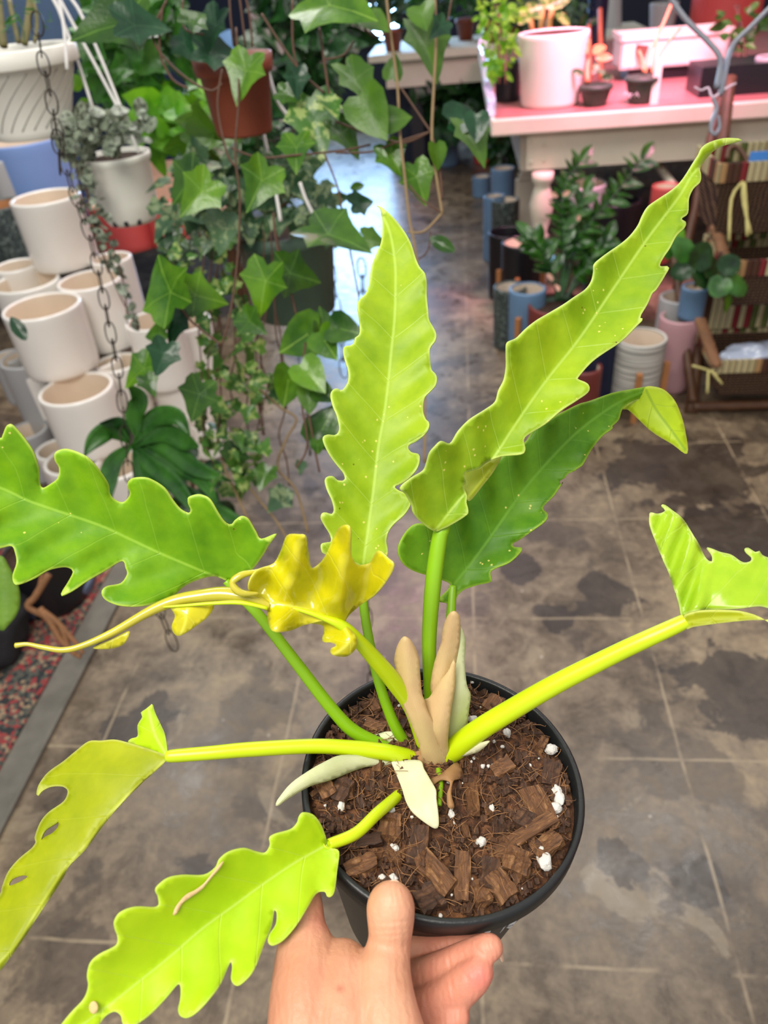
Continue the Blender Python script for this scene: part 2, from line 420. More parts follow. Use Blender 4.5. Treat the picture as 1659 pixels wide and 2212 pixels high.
def chip_mesh(name, sx, sy, sz, seed, mat):
    rnd = random.Random(seed); bm = bmesh.new(); N = 5
    g = {}
    for i in range(3):
        for j in range(N+1):
            for s in (0, 1):
                x = (i/2-.5)*sx*(1-.25*abs(j/N-.5)*rnd.random()); y = (j/N-.5)*sy; z = (s-.5)*sz
                g[i, j, s] = bm.verts.new((x+rnd.uniform(-1, 1)*sx*.08, y+rnd.uniform(-1, 1)*sy*.05, z+rnd.uniform(-1, 1)*sz*.22))
    for i in range(2):
        for j in range(N):
            bm.faces.new((g[i, j, 1], g[i+1, j, 1], g[i+1, j+1, 1], g[i, j+1, 1])); bm.faces.new((g[i, j, 0], g[i, j+1, 0], g[i+1, j+1, 0], g[i+1, j, 0]))
    for j in range(N):
        bm.faces.new((g[0, j, 0], g[0, j, 1], g[0, j+1, 1], g[0, j+1, 0])); bm.faces.new((g[2, j, 0], g[2, j+1, 0], g[2, j+1, 1], g[2, j, 1]))
    for i in range(2):
        bm.faces.new((g[i, 0, 0], g[i+1, 0, 0], g[i+1, 0, 1], g[i, 0, 1])); bm.faces.new((g[i, N, 0], g[i, N, 1], g[i+1, N, 1], g[i+1, N, 0]))
    me = bpy.data.meshes.new(name); bm.to_mesh(me); bm.free(); me.materials.append(mat); return me
chips = [chip_mesh('bark_chip', random.uniform(.005, .009), random.uniform(.009, .017), random.uniform(.003, .006), i, M['bark'] if i % 3 else M['bark2']) for i in range(12)]
big = [  # px, py, width, length, thick, angle, material
 (940, 1895, .011, .022, .007, -40, 'bark'), (843, 1795, .012, .013, .005, 5, 'bark'), (905, 1835, .010, .022, .004, 8, 'bark2'), (1125, 1815, .007, .040, .004, 62, 'bark'),
 (925, 1968, .012, .013, .006, 60, 'bark2'), (775, 1885, .008, .016, .006, 70, 'bark'), (740, 1715, .010, .013, .006, 30, 'bark2'), (682, 1715, .009, .010, .005, -30, 'bark'),
 (1160, 1745, .014, .020, .004, -20, 'bark'), (1130, 1780, .010, .010, .006, 40, 'bark2'), (1020, 1730, .007, .022, .004, 0, 'bark'), (1085, 1665, .009, .013, .004, 60, 'bark'),
 (1000, 1900, .008, .024, .004, 5, 'bark'), (1085, 1930, .012, .014, .005, -35, 'bark'), (1115, 1870, .014, .012, .006, 20, 'bark'), (1190, 1680, .011, .014, .004, 10, 'bark2'),
 (1060, 1895, .010, .016, .004, 10, 'bark2'), (1050, 1975, .008, .013, .004, -20, 'bark'), (790, 1825, .006, .018, .004, 80, 'bark2'), (1180, 1835, .009, .016, .005, 60, 'bark'), (1075, 1510, .009, .012, .004, 30, 'bark'), (1200, 1760, .006, .024, .003, -15, 'bark')]
nchip = 0
for px_, py_, w_, l_, h_, a_, m_ in big:
    me = chip_mesh('bark_chip', w_, l_, h_, nchip+50, M[m_]); o = link('bark_chip', me, soil); q = soil_px(px_, py_)
    dv = q-RIM; dv.z = 0; lim = .0715-l_*.5*abs(math.cos(math.radians(a_)))-.003
    if dv.length > lim: q = q-dv*(1-lim/dv.length)
    o.matrix_parent_inverse = Matrix.Identity(4); w0 = world_of(soil).inverted()
    o.location = w0 @ (q+Vector((0, 0, .0035))); o.rotation_euler = (random.uniform(-.25, .25), random.uniform(-.25, .25), math.radians(-a_-5)); nchip += 1
for i in range(64):
    a = random.uniform(0, 2*math.pi); r = .069*math.sqrt(random.uniform(.03, 1))
    if r < .016: continue
    o = link('bark_chip', chips[i % 12], soil); o.matrix_parent_inverse = Matrix.Identity(4)
    sc = random.uniform(.35, .9); o.scale = (sc, sc, sc)
    o.location = soilpt(r*math.cos(a), r*math.sin(a), random.uniform(.0005, .0035)); o.rotation_euler = (random.uniform(-.6, .6), random.uniform(-.6, .6), random.uniform(0, 6.3)); nchip += 1
# crumbs and fibres (uncountable)
bm = bmesh.new()
for i in range(2200):
    a = random.uniform(0, 2*math.pi); r = .0715*math.sqrt(random.random()); q = soilpt(r*math.cos(a), r*math.sin(a), random.uniform(-.001, .0028)); s = random.uniform(.0005, .0018)
    box(bm, q, (s, s*random.uniform(.6, 2.2), s*.7), Matrix.Rotation(random.uniform(0, 6.3), 3, Vector((random.random(), random.random(), random.random()+.1)).normalized()))
tag(fin(bm, 'soil_crumbs', M['bark2'], soil, False), kind='stuff')
bm = bmesh.new()
for i in range(760):
    a = random.uniform(0, 2*math.pi); r = .070*math.sqrt(random.random()); q = soilpt(r*math.cos(a), r*math.sin(a), random.uniform(.001, .006)); L = random.uniform(.004, .016); an = random.uniform(0, 6.3); bd = random.uniform(-1.4, 1.4)
    pts = []; p = q.copy()
    for k in range(6):
        pts.append(p.copy()); an += bd/5; p = p+Vector((math.cos(an), math.sin(an), random.uniform(-.25, .25)))*L/5
        if (p-RIM).xy.length > .0728: p = pts[-1].copy()+Vector((0, 0, .0006))
    tube_bm(bm, pts, random.uniform(.0001, .00022), 4)
tag(fin(bm, 'coir_fibres', M['fibre'], soil), kind='stuff')
def lump(name, c, r, seed, mat, parent):
    bm = bmesh.new(); bmesh.ops.create_icosphere(bm, subdivisions=3, radius=1)
    for v in bm.verts:
        n = 1+.35*mnoise.noise(v.co*1.6+Vector((seed, 0, 0)))+.15*mnoise.noise(v.co*4+Vector((0, seed, 0)))
        v.co = Vector((v.co.x*n*r[0], v.co.y*n*r[1], v.co.z*n*r[2]))+Vector(c)
    return fin(bm, name, mat, parent)
for i, (a, b, rx, ry) in enumerate([(1176,1862,15,24),(1205,1725,12,26),(1198,1752,13,12),(1190,1625,15,12),(843,1755,10,12),(738,1748,8,12),(1095,1590,9,12),(1022,1560,12,9),(975,1765,7,9),(1040,1825,11,10),(855,1838,7,7),(848,1836,6,6),(826,1902,8,6),(850,1905,9,10),(892,1842,4,4),(1085,1620,5,4),(1043,1662,5,5),(1055,1662,4,4),(1065,1660,4,4),(952,1985,4,5),(735,1712,6,6),(1020,1480,5,4),(760,1830,5,3),(905,1720,4,4),(1062,1752,6,8)]):
    q = soil_px(a, b)+Vector((0, 0, .003)); k = .4/F
    tag(lump('perlite_grain', q, (rx*k, ry*k, min(rx, ry)*k), i*3.7, M['perlite'], soil))
for i in range(40):
    a = random.uniform(0, 6.28); r = .07*math.sqrt(random.random()); s = random.uniform(.0004, .0011)
    lump('perlite_grain', soilpt(r*math.cos(a), r*math.sin(a), .003), (s, s, s), i, M['perlite'], soil)

# crown
crown = lump('crown', P(922, 1632, .431), (.010, .009, .008), 3, M['dry'], plant)
0 and print('SOILD', [(q, round(dep(soil_px(*q)),4)) for q in ((930,1640),(872,1602),(772,1585),(960,1640),(895,1636),(925,1650),(1000,1980),(700,1725),(1100,1500))])
# ---- leaf A, upright centre
cA = (640, 420, 2.405)
A_out = [(418,60),(445,68),(490,105),(530,150),(570,205),(600,265),(620,330),(640,375),(668,410),(678,460),(678,530),(685,600),(690,650),(712,690),(727,725),(722,760),(700,790),(693,815),(697,870),(703,910),(725,935),(731,960),(722,995),(690,1030),(668,1055),(660,1090),(660,1130),(672,1165),(690,1185),(688,1215),(665,1250),(620,1285),(588,1300),(582,1320),(600,1340),(635,1350),(642,1375),(630,1420),(600,1460),(550,1500),(515,1515),(520,1530),(560,1548),(595,1550),(601,1575),(590,1620),(560,1665),(510,1710),(480,1750),(468,1800),(475,1840),(470,1880),(430,1925),(350,1935),(290,1915),(200,1890),(140,1865),(128,1840),(130,1815),(155,1808),(180,1803),(175,1770),(145,1720),(127,1685),(130,1660),(150,1652),(185,1660),(195,1635),(185,1590),(160,1535),(148,1490),(158,1468),(190,1465),(215,1485),(250,1483),(245,1450),(205,1400),(170,1350),(142,1290),(140,1260),(160,1248),(200,1250),(218,1235),(222,1205),(210,1150),(190,1100),(178,1050),(185,1020),(210,1008),(235,1018),(262,985),(272,950),(268,910),(255,870),(243,820),(250,790),(280,785),(300,770),(305,745),(325,730),(330,700),(325,650),(318,590),(325,550),(360,515),(380,460),(385,410),(395,360),(420,300),(440,250),(447,180),(445,120),(435,75)]
A_mid = [(345,1935,.418),(385,1650,.424),(405,1500,.428),(425,1320,.433),(455,1150,.438),(475,1000,.443),(495,800,.449),(510,650,.455),(515,500,.460),(512,350,.466),(480,180,.472),(418,62,.480)]
LA = sheet('leaf', A_out, A_mid, M['leaf'], plant, cA, cup=-.012, pleat=.0017, sp=90, wave=.0012)
LA['label'] = 'upright toothed leaf in the middle'
ptube('petiole', [(783,1225,.418,9),(787,1320,.418,10),(812,1450,.420,11),(845,1550,.428,12),(874,1606,.437,13)], M['petG'], LA)
# ---- leaf B, tall right
cB = (840, 280, 2.074)
B_out = [(1583,47),(1530,38),(1480,42),(1430,60),(1400,85),(1385,115),(1365,145),(1330,200),(1300,240),(1260,275),(1200,315),(1160,345),(1135,385),(1115,430),(1080,475),(1040,510),(990,545),(950,575),(918,605),(915,640),(905,680),(880,715),(830,750),(780,785),(720,820),(660,855),(610,895),(570,935),(530,955),(525,1000),(525,1060),(515,1120),(490,1170),(475,1220),(430,1255),(360,1300),(310,1350),(275,1405),(235,1395),(205,1420),(180,1450),(165,1500),(150,1530),(100,1560),(50,1605),(75,1635),(100,1680),(110,1720),(150,1765),(205,1800),(240,1790),(290,1765),(350,1725),(355,1700),(348,1670),(350,1640),(335,1600),(345,1570),(340,1540),(400,1520),(440,1490),(500,1465),(590,1455),(612,1435),(605,1395),(620,1370),(700,1320),(770,1260),(840,1215),(890,1180),(900,1155),(885,1135),(850,1120),(850,1108),(900,1050),(950,1010),(1040,950),(1110,880),(1138,850),(1125,840),(1160,780),(1180,735),(1200,715),(1240,650),(1255,615),(1215,612),(1230,575),(1260,530),(1290,475),(1325,440),(1330,415),(1310,400),(1340,375),(1345,310),(1365,265),(1395,235),(1398,200),(1395,170),(1430,120),(1480,80)]
B_mid = [(205,1798,.398),(290,1690,.398),(400,1560,.399),(480,1455,.401),(560,1330,.404),(700,1130,.410),(850,940,.418),(1000,720,.428),(1150,500,.440),(1300,300,.452),(1390,170,.462),(1583,47,.475)]
LB = sheet('leaf', B_out, B_mid, M['leaf'], plant, cB, cupL=-.016, cupR=-.020, pleat=.0017, sp=115, wave=.0016)
LB['label'] = 'tallest leaf, rising right with a curled tip'
sheet('leaf_fold', [(335,1530),(400,1515),(440,1488),(505,1460),(470,1530),(420,1595),(365,1662),(345,1648),(332,1600)], [(345,1660,.408),(505,1462,.412)], M['leafU'], LB, cB, cup=.01, step=10)['label'] = 'yellower underside of the leaf'
ptube('petiole', [(966,1104,.407,10),(958,1140,.404,15),(950,1160,.404,17),(938,1240,.406,18),(929,1340,.41,16.5),(927,1420,.414,15),(930,1500,.424,14),(933,1600,.436,13)], M['petG'], LB)
# ---- leaf C, dark behind B
C_out = [(275,2035),(200,2005),(130,1985),(80,1960),(50,1925),(40,1880),(55,1835),(90,1785),(125,1765),(170,1770),(200,1780),(250,1740),(320,1660),(400,1560),(480,1480),(600,1410),(650,1340),(700,1310),(760,1275),(850,1230),(900,1215),(1000,1180),(1100,1160),(1160,1152),(1200,1160),(1130,1200),(1080,1222),(1045,1255),(1030,1300),(1000,1330),(1000,1342),(960,1370),(910,1430),(870,1500),(850,1515),(830,1530),(800,1545),(780,1580),(740,1640),(700,1680),(690,1700),(712,1725),(700,1755),(640,1800),(590,1835),(555,1855),(560,1870),(597,1875),(585,1900),(540,1940),(480,1965),(455,1985),(458,2025),(400,2040),(340,2060),(310,2085),(290,2125),(250,2120),(220,2110),(240,2085),(265,2060)]
C_mid = [(285,2045,.436),(400,1900,.440),(500,1760,.445),(600,1620,.451),(720,1480,.458),(850,1350,.466),(1000,1240,.476),(1110,1185,.484),(1195,1160,.488)]
LC = sheet('leaf', C_out, C_mid, M['leafD'], plant, cB, cup=-.012, pleat=.0022, sp=95, wave=.0012, holes=[[(765,1575),(790,1560),(800,1550),(780,1580),(770,1590)]])
LC['label'] = 'darker leaf behind the tall one, tip bent down'
sheet('leaf_tip', [(1150,1153),(1200,1155),(1240,1172),(1280,1215),(1305,1270),(1325,1340),(1337,1452),(1270,1410),(1180,1355),(1110,1290),(1070,1255),(1045,1252),(1080,1218),(1130,1190)], [(1150,1165,.485),(1200,1260,.478),(1260,1340,.474),(1337,1450,.470)], M['leafT'], LC, cB, cup=.014, step=10)['label'] = 'bent yellow-green tip showing its underside'
ptube('petiole', [(978,1265,.436,8),(975,1310,.434,10),(968,1420,.430,11),(955,1540,.431,12),(940,1610,.436,12)], M['petG'], LC)
# ---- leaf D, large left
cD = (0, 880, 1.843)
D_out = [(905,690),(950,680),(1000,650),(1040,600),(1070,550),(1100,503),(1040,523),(1020,495),(1000,460),(985,440),(960,433),(935,450),(920,467),(895,455),(870,420),(840,370),(815,352),(785,346),(750,358),(748,380),(758,405),(752,420),(720,405),(690,370),(655,320),(600,285),(560,278),(520,285),(508,310),(518,345),(490,377),(455,365),(438,340),(430,300),(390,240),(350,200),(300,175),(255,165),(220,180),(218,210),(235,240),(230,280),(200,305),(170,320),(160,300),(155,240),(135,180),(110,140),(75,95),(45,67),(25,75),(10,110),(0,122),(-60,100),(-140,60),(-150,110),(-130,200),(-200,220),(-330,190),(-390,230),(-330,300),(-420,400),(-300,440),(-180,460),(-100,520),(-60,560),(0,560),(45,552),(60,580),(65,620),(50,670),(55,700),(75,705),(140,680),(190,650),(245,637),(275,640),(290,655),(275,690),(250,730),(245,750),(290,730),(350,690),(420,650),(485,612),(500,640),(505,665),(480,700),(430,710),(408,725),(405,745),(425,770),(480,790),(560,792),(640,775),(690,750),(730,715),(780,690),(850,672)]
D_mid = [(905,690,.402),(840,665,.400),(660,590,.394),(520,525,.390),(400,470,.386),(210,405,.380),(110,370,.377),(0,320,.373),(-150,290,.366),(-400,260,.356)]
LD = sheet('leaf', D_out, D_mid, M['leafL'], plant, cD, cup=-.010, pleat=.0013, sp=105, wave=.0012)
LD['label'] = 'broad lobed leaf reaching left'
ptube('petiole', [(488,1255,.402,8),(520,1290,.403,10),(560,1330,.405,12),(640,1432,.411,13),(720,1535,.421,14),(772,1585,.428,15),(850,1618,.436,13)], M['petG'], LD)
# ---- leaf E, unfurling yellow
E_out = [(1365,870),(1385,830),(1430,790),(1490,750),(1540,690),(1570,630),(1545,600),(1510,570),(1490,590),(1470,620),(1430,628),(1405,605),(1397,560),(1397,490),(1380,468),(1350,480),(1320,540),(1290,600),(1240,640),(1225,560),(1218,515),(1190,505),(1145,510),(1120,570),(1090,620),(1020,650),(990,700),(1000,740),(1065,770),(1065,830),(1085,890),(1150,890),(1200,870),(1240,860),(1290,850),(1330,865)]
def crease(x, y, t, s): return .0065*np.sin(x/17.0+y/70.0)*np.clip(np.abs(s)/40, 0, 1)
LE = sheet('leaf', E_out, [(1365,870,.366),(1290,830,.364),(1180,795,.362),(1060,775,.360)], M['leafY'], plant, cD, cupL=-.012, cupR=-.012, pleat=.002, sp=75, extra=crease, step=9, wave=.0016)
LE['label'] = 'glossy yellow young leaf still unrolling'
sheet('leaf_fold', [(1240,860),(1290,872),(1285,930),(1320,937),(1340,948),(1318,962),(1325,985),(1380,990),(1415,960),(1420,920),(1400,890),(1368,868),(1300,850)], [(1365,870,.364),(1390,930,.358),(1330,985,.362)], M['leafY'], LE, cD, cup=.02, step=8)
def cvp(c, x, y): return c[0]+x/c[2], c[1]+y/c[2]
rp = [(1075,795,.361,10),(1000,765,.361,15),(900,745,.361,17),(800,752,.361,15),(700,770,.36,13.5),(600,810,.359,11),(450,895,.357,8.5),(330,948,.355,7),(250,966,.354,6.5),(170,955,.353,5.5),(110,943,.352,4.5),(62,948,.352,6)]
RL = ptube('rolled_tip', [cvp(cD, a, b)+(c, r) for a, b, c, r in rp], M['roll'], LE, 14, 6)
RL['label'] = 'long rolled olive-coloured tip'
ptube('leaf_edge', [cvp(cD, a, b)+(c, r) for a, b, c, r in [(1065,800,.357,4),(960,778,.356,5),(850,780,.356,4),(720,790,.356,3),(650,795,.356,2)]], M['pet'], LE, 8, 5)
ptube('leaf_edge', [cvp(cD, a, b)+(c, r) for a, b, c, r in [(1030,740,.355,3),(960,738,.353,8),(925,700,.353,8),(960,668,.354,8),(1010,655,.356,5),(1030,645,.358,2)]], M['roll'], LE, 8, 5)
sheet('leaf_fold', [(655,775),(700,795),(780,790),(850,785),(830,830),(780,870),(720,908),(695,900),(685,870),(698,830),(680,800)], [(680,790,.358),(740,830,.355),(720,905,.357)], M['leafY'], LE, cD, cup=.012, step=8)
sheet('leaf_fold', [(370,958),(440,925),(515,890),(495,940),(440,960)], [(515,892,.359),(370,958,.358)], M['leafY'], LE, cD, cup=.01, step=8)
ptube('petiole', [(575,1302,.3615,3),(650,1318,.362,5),(700,1335,.363,7),(740,1352,.365,12),(775,1385,.372,15),(815,1430,.384,18),(850,1472,.396,19),(890,1530,.412,18),(915,1610,.431,15)], M['pet'], LE)
# ---- leaf F, left, hanging, underside
cF = (0, 1480, 2.183)
F_out = [(790,350),(740,400),(680,450),(600,530),(520,620),(450,710),(400,780),(330,850),(290,920),(200,1060),(100,1210),(30,1310),(0,1345),(-60,1400),(-120,1380),(-110,1200),(-60,1060),(0,990),(12,950),(40,880),(90,820),(150,770),(170,740),(165,720),(190,650),(230,600),(300,550),(320,510),(315,490),(290,478),(240,480),(200,500),(178,525),(175,500),(190,460),(230,410),(300,360),(360,310),(420,265),(480,262),(540,257),(600,270),(680,295),(770,325),(790,335)]
F_mid = [(788,348,.402),(650,470,.396),(500,625,.388),(395,765,.382),(300,870,.377),(190,1040,.370),(60,1240,.362),(-100,1400,.354)]
LF = sheet('leaf', F_out, F_mid, M['leafU'], plant, cF, cup=.016, pleat=.0006, sp=120, holes=[[(195,730),(212,690),(240,668),(262,655),(276,645),(275,668),(248,698),(215,715)], [(45,945),(60,915),(110,898),(130,905),(90,930)]], wave=.0008)
LF['label'] = 'drooping leaf at the left edge, its yellow-green underside showing'
sheet('leaf_lobe', [(605,272),(618,253),(650,240),(650,190),(672,150),(665,130),(690,112),(712,92),(720,88),(732,130),(760,190),(780,240),(790,330),(765,332),(720,312),(660,292)], [(785,330,.4035),(730,230,.412),(700,110,.420)], M['leafB'], LF, cF, cup=.01, step=10)
ptube('petiole', [(360,1634,.402,10),(375,1633,.402,14),(460,1626,.404,15),(540,1619,.408,16),(677,1612,.414,16),(769,1617,.418,17),(838,1626,.422,18),(898,1638,.431,16)], M['pet'], LF)
# ---- leaf G, bottom
G_out = [(1540,740),(1535,710),(1510,650),(1475,610),(1430,600),(1410,620),(1400,650),(1370,680),(1300,700),(1270,720),(1272,755),(1250,790),(1210,785),(1150,768),(1080,785),(1035,820),(1015,860),(960,895),(860,895),(790,910),(740,950),(733,975),(745,1000),(740,1045),(640,1045),(570,1070),(540,1110),(540,1145),(555,1190),(545,1230),(470,1270),(425,1310),(410,1370),(415,1420),(395,1480),(340,1540),(290,1600),(230,1680),(150,1750),(120,1800),(200,1780),(330,1720),(430,1650),(470,1598),(500,1560),(540,1540),(570,1560),(580,1598),(620,1612),(700,1560),(780,1480),(835,1415),(850,1420),(850,1480),(840,1530),(850,1560),(880,1570),(920,1550),(980,1490),(1040,1410),(1085,1310),(1095,1330),(1090,1390),(1115,1418),(1150,1400),(1200,1340),(1250,1210),(1280,1140),(1295,1060),(1305,1080),(1300,1130),(1268,1180),(1265,1215),(1290,1228),(1340,1200),(1400,1130),(1450,1050),(1490,985),(1530,975),(1545,1000),(1570,990),(1582,950),(1590,880),(1600,800),(1590,775),(1550,765)]
G_mid = [(1542,752,.362),(1400,830,.354),(1250,930,.346),(1100,1040,.337),(950,1150,.328),(800,1280,.319),(650,1400,.311),(550,1480,.306),(400,1590,.300),(130,1790,.290)]
LG = sheet('leaf', G_out, G_mid, M['leafB'], plant, cF, cup=-.009, pleat=.0006, sp=120, wave=.0009)
LG['label'] = 'bright lobed leaf hanging toward the bottom left'
ptube('petiole', [(708,1824,.362,9),(714,1823,.363,12),(769,1800,.370,13),(815,1757,.384,13),(861,1718,.408,12.5),(892,1690,.42,12),(915,1665,.43,10)], M['pet'], LG)
# scars on G
for ax, ay, rr_ in [(441,1520,11)]:
    x, y = cvp(cF, ax, ay); sheet('scar', [(x+rr_*math.cos(a)*.9, y+rr_*1.25*math.sin(a)) for a in [k*.785 for k in range(8)]], [(x, y-rr_, .3005), (x, y+rr_, .2995)], M['sh_tan'], LG, step=6, thick=.0003)
sheet('scar', [(1055,828),(1030,850),(1005,880),(985,905),(960,935),(920,965),(880,985),(850,1015),(825,1050),(815,1085),(835,1075),(860,1030),(900,1000),(950,965),(980,930),(1010,895),(1040,860)], [(1050,830,.331),(940,955,.3255),(820,1080,.3185)], M['sh_tan'], LG, cF, step=6, thick=.0003)
# ---- leaf H, right
cH = (1000, 1040, 2.517)
H_out = [(1185,730),(1175,670),(1160,620),(1120,500),(1080,410),(1040,310),(1015,230),(1013,190),(1020,170),(1060,175),(1100,160),(1080,135),(1090,125),(1130,150),(1190,200),(1240,270),(1280,340),(1310,400),(1340,435),(1355,430),(1350,400),(1325,365),(1340,362),(1400,385),(1460,400),(1520,440),(1560,435),(1568,415),(1540,390),(1530,370),(1550,362),(1590,385),(1610,378),(1625,400),(1660,415),(1750,440),(1860,500),(2000,640),(1900,720),(1780,735),(1659,690),(1600,680),(1500,692),(1400,697),(1300,700),(1230,715),(1200,740)]
def hp(x, y, t, s): return .003*np.sin((x+.35*y)/9.0)*np.clip((1555-x)/60, 0, 1)
LH = sheet('leaf', H_out, [(1192,740,.372),(1300,712,.368),(1480,705,.364),(1659,705,.360),(1990,650,.352)], M['leafH'], plant, cH, cup=.012, pleat=.0008, sp=90, extra=hp, step=9, wave=.0012)
LH['label'] = 'glossy leaf at the right edge with a tall back lobe'
sheet('leaf_fold', [(1195,742),(1225,718),(1280,704),(1350,699),(1480,702),(1560,717),(1620,740),(1700,785),(1800,770),(1760,735),(1650,752),(1560,755),(1450,765),(1330,780),(1250,792),(1213,802)], [(1198,770,.371),(1350,742,.366),(1560,738,.360),(1790,755,.354)], M['leafU'], LH, cH, cup=-.01, step=8)['label'] = 'yellow underside folded below the midrib'
ptube('petiole', [(1482,1340,.372,15),(1465,1349,.373,17),(1400,1379,.376,18.5),(1330,1412,.382,19.5),(1200,1478,.394,21.5),(1100,1536,.405,23),(1030,1580,.414,24),(990,1612,.423,25),(958,1644,.431,18)], M['pet'], LH, 16)
# ---- sheaths
cS = (540, 1280, 2.183)
def sh(out, mid, mat, lab, **kw):
    kw = dict(dict(cup=.02, step=8, thick=.0012), **kw)
    o = sheet('sheath', out, mid, M[mat], plant, cS, **kw); o['label'] = lab; return o
sh([(990,150),(1015,230),(1010,320),(1020,430),(1038,480),(1030,560),(1020,640),(990,680),(930,695),(925,600),(940,480),(950,350),(975,200)], [(992,150,.396),(990,350,.404),(985,500,.41),(965,690,.428)], 'sh_green', 'pale green papery sheath at the right')
sh([(960,88),(935,105),(912,165),(905,230),(880,300),(862,370),(853,440),(858,500),(830,560),(850,640),(930,600),(955,450),(970,330),(985,240),(990,150),(985,105)], [(962,90,.388),(940,200,.394),(915,330,.401),(890,480,.408),(880,640,.422)], 'sh_tan', 'tall tan sheath with a rounded pink tip')
sh([(822,512),(850,490),(890,425),(935,370),(965,315),(965,440),(945,560),(932,690),(938,790),(905,760),(870,680),(830,600)], [(960,330,.398),(920,500,.402),(900,640,.407),(920,780,.423)], 'sh_tan', 'amber fold of the forked sheath')
sh([(735,208),(715,215),(692,262),(682,320),(688,360),(665,405),(655,440),(700,480),(740,570),(770,640),(800,720),(815,790),(840,830),(870,840),(915,825),(940,800),(935,740),(915,680),(865,610),(838,560),(822,510),(808,470),(800,380),(790,290),(760,228)], [(735,210,.388),(745,330,.392),(765,470,.398),(810,600,.403),(850,720,.413),(885,830,.423)], 'sh_tan', 'forked tan sheath in front, pinkish at the tip')
sh([(660,817),(560,818),(480,842),(380,882),(280,912),(180,970),(130,1005),(122,995),(140,965),(195,900),(280,840),(350,800),(430,768),(560,772),(640,782),(670,800)], [(665,800,.422),(500,808,.412),(350,850,.398),(220,915,.39),(127,1000,.384)], 'sh_green', 'long pale sheath lying left over the rim')
sh([(668,800),(700,795),(800,793),(820,830),(855,890),(876,930),(878,970),(886,1030),(890,1095),(872,1113),(820,1082),(765,1035),(735,985),(718,930),(695,870),(678,830)], [(735,795,.422),(770,880,.410),(820,990,.395),(875,1108,.389)], 'sh_white', 'whitish sheath bent down in front', cup=-.01)
sh([(550,685),(600,668),(650,656),(700,662),(715,690),(710,718),(640,712),(580,705),(550,695)], [(552,690,.436),(710,690,.432)], 'sh_green', 'short pale sheath stub')
sh([(1130,700),(1090,740),(1060,755),(1000,770),(1010,740),(1060,715)], [(1130,702,.408),(1000,762,.418)], 'sh_white', 'pale sheath scrap under the right stalk')
o = sh([(848,888),(870,872),(905,855),(960,808),(985,812),(1003,858),(985,880),(958,890),(948,950),(962,1012),(935,1012),(930,950),(943,898),(900,885),(862,908)], [(985,820,.416),(940,880,.406),(945,1010,.396)], 'dry', 'dry brown scale at the base')
ptube('offshoot_stem', [(943,1650,.424,6),(952,1690,.412,6),(949,1740,.400,5)], M['petG'], plant)

# ------------------------------------------------------------------ hand
def skin_mat():
    t = NT('skin'); o = t.coord()
    n1 = t.noise(22, 4, .6, o); n2 = t.noise(260, 5, .65, o); n3 = t.noise(7, 2, .5, o)
    c = t.mix(t.ramp(n1, [(.35, 0), (.65, 1)]), lin(196, 136, 106), lin(214, 160, 128))
    r = t.attr('pink'); c = t.mix(t.math('MULTIPLY', r, .9), c, lin(214, 118, 106))
    mo = t.attr('mole'); c = t.mix(t.math('MULTIPLY', mo, .6), c, lin(150, 74, 58))
    w = t.n('ShaderNodeTexWave'); w.inputs['Scale'].default_value = 95; w.inputs['Distortion'].default_value = 9; w.inputs['Detail'].default_value = 3; t.l(o, w.inputs[0])
    h = t.math('ADD', t.math('MULTIPLY', n2, .7), t.math('MULTIPLY', w.outputs[1], .16))
    return t.done(t.pbr(c, .48, normal=t.bump(h, .4, .0016), sss=.12, spec=.4))
M['skin'] = skin_mat(); M['nail'] = simple('fingernail', lin(214, 176, 150), .3, .08, 40)
def chain(cps):
    q = catmull(cps, 8); return q
chains = [
 [(858,2420,.300,92),(850,2300,.306,88),(832,2200,.315,76),(826,2130,.324,66),(834,2076,.331,53),(842,2030,.335,47),(844,1990,.335,51),(844,1962,.335,53),(845,1950,.334,45)],   # thumb and thenar
 [(672,2440,.300,100),(668,2330,.308,96),(664,2220,.318,88),(666,2140,.328,82),(662,2070,.340,68),(656,2010,.352,50),(650,1950,.364,46),(632,1890,.378,42),(640,1850,.398,38)],   # outer edge and index
 [(760,2440,.302,120),(756,2330,.310,115),(748,2230,.318,105),(742,2150,.328,88),(738,2100,.338,66)],          # back of the palm
 [(700,2085,.340,50),(740,2105,.338,52),(780,2110,.334,52),(815,2100,.332,52)],                                   # web
 [(680,2150,.352,80),(740,2170,.352,84),(810,2180,.350,80)],
 [(730,2110,.372,38),(800,2080,.378,34),(880,2056,.378,32),(960,2042,.374,29),(1030,2030,.368,24)],            # first finger under the rim
 [(760,2160,.362,46),(830,2130,.366,36),(900,2108,.364,33),(960,2088,.358,34),(1010,2064,.354,31),(1052,2048,.350,30),(1062,2046,.350,26)],
 [(780,2230,.352,48),(850,2200,.352,44),(910,2182,.350,42),(965,2154,.348,42),(1012,2120,.345,39),(1034,2100,.344,33)],
 [(800,2320,.345,48),(870,2280,.343,42),(930,2240,.342,38),(975,2205,.341,30),(990,2196,.341,26)]]
bm = bmesh.new()
for ch in chains:
    for x, y, d, r in chain(ch):
        c = P(x, y, d); rr = r*d/F
        bmesh.ops.create_icosphere(bm, subdivisions=3, radius=rr, matrix=Matrix.Translation(c))
me = bpy.data.meshes.new('hand'); bm.to_mesh(me); bm.free()
tmp = bpy.data.objects.new('tmp', me); COL.objects.link(tmp)
md = tmp.modifiers.new('r', 'REMESH'); md.mode = 'VOXEL'; md.voxel_size = .0011
md = tmp.modifiers.new('s', 'SMOOTH'); md.factor = .5; md.iterations = 9
dg = bpy.context.evaluated_depsgraph_get(); hm = bpy.data.meshes.new_from_object(tmp.evaluated_get(dg)); hm.name = 'hand'
COL.objects.unlink(tmp); bpy.data.objects.remove(tmp)
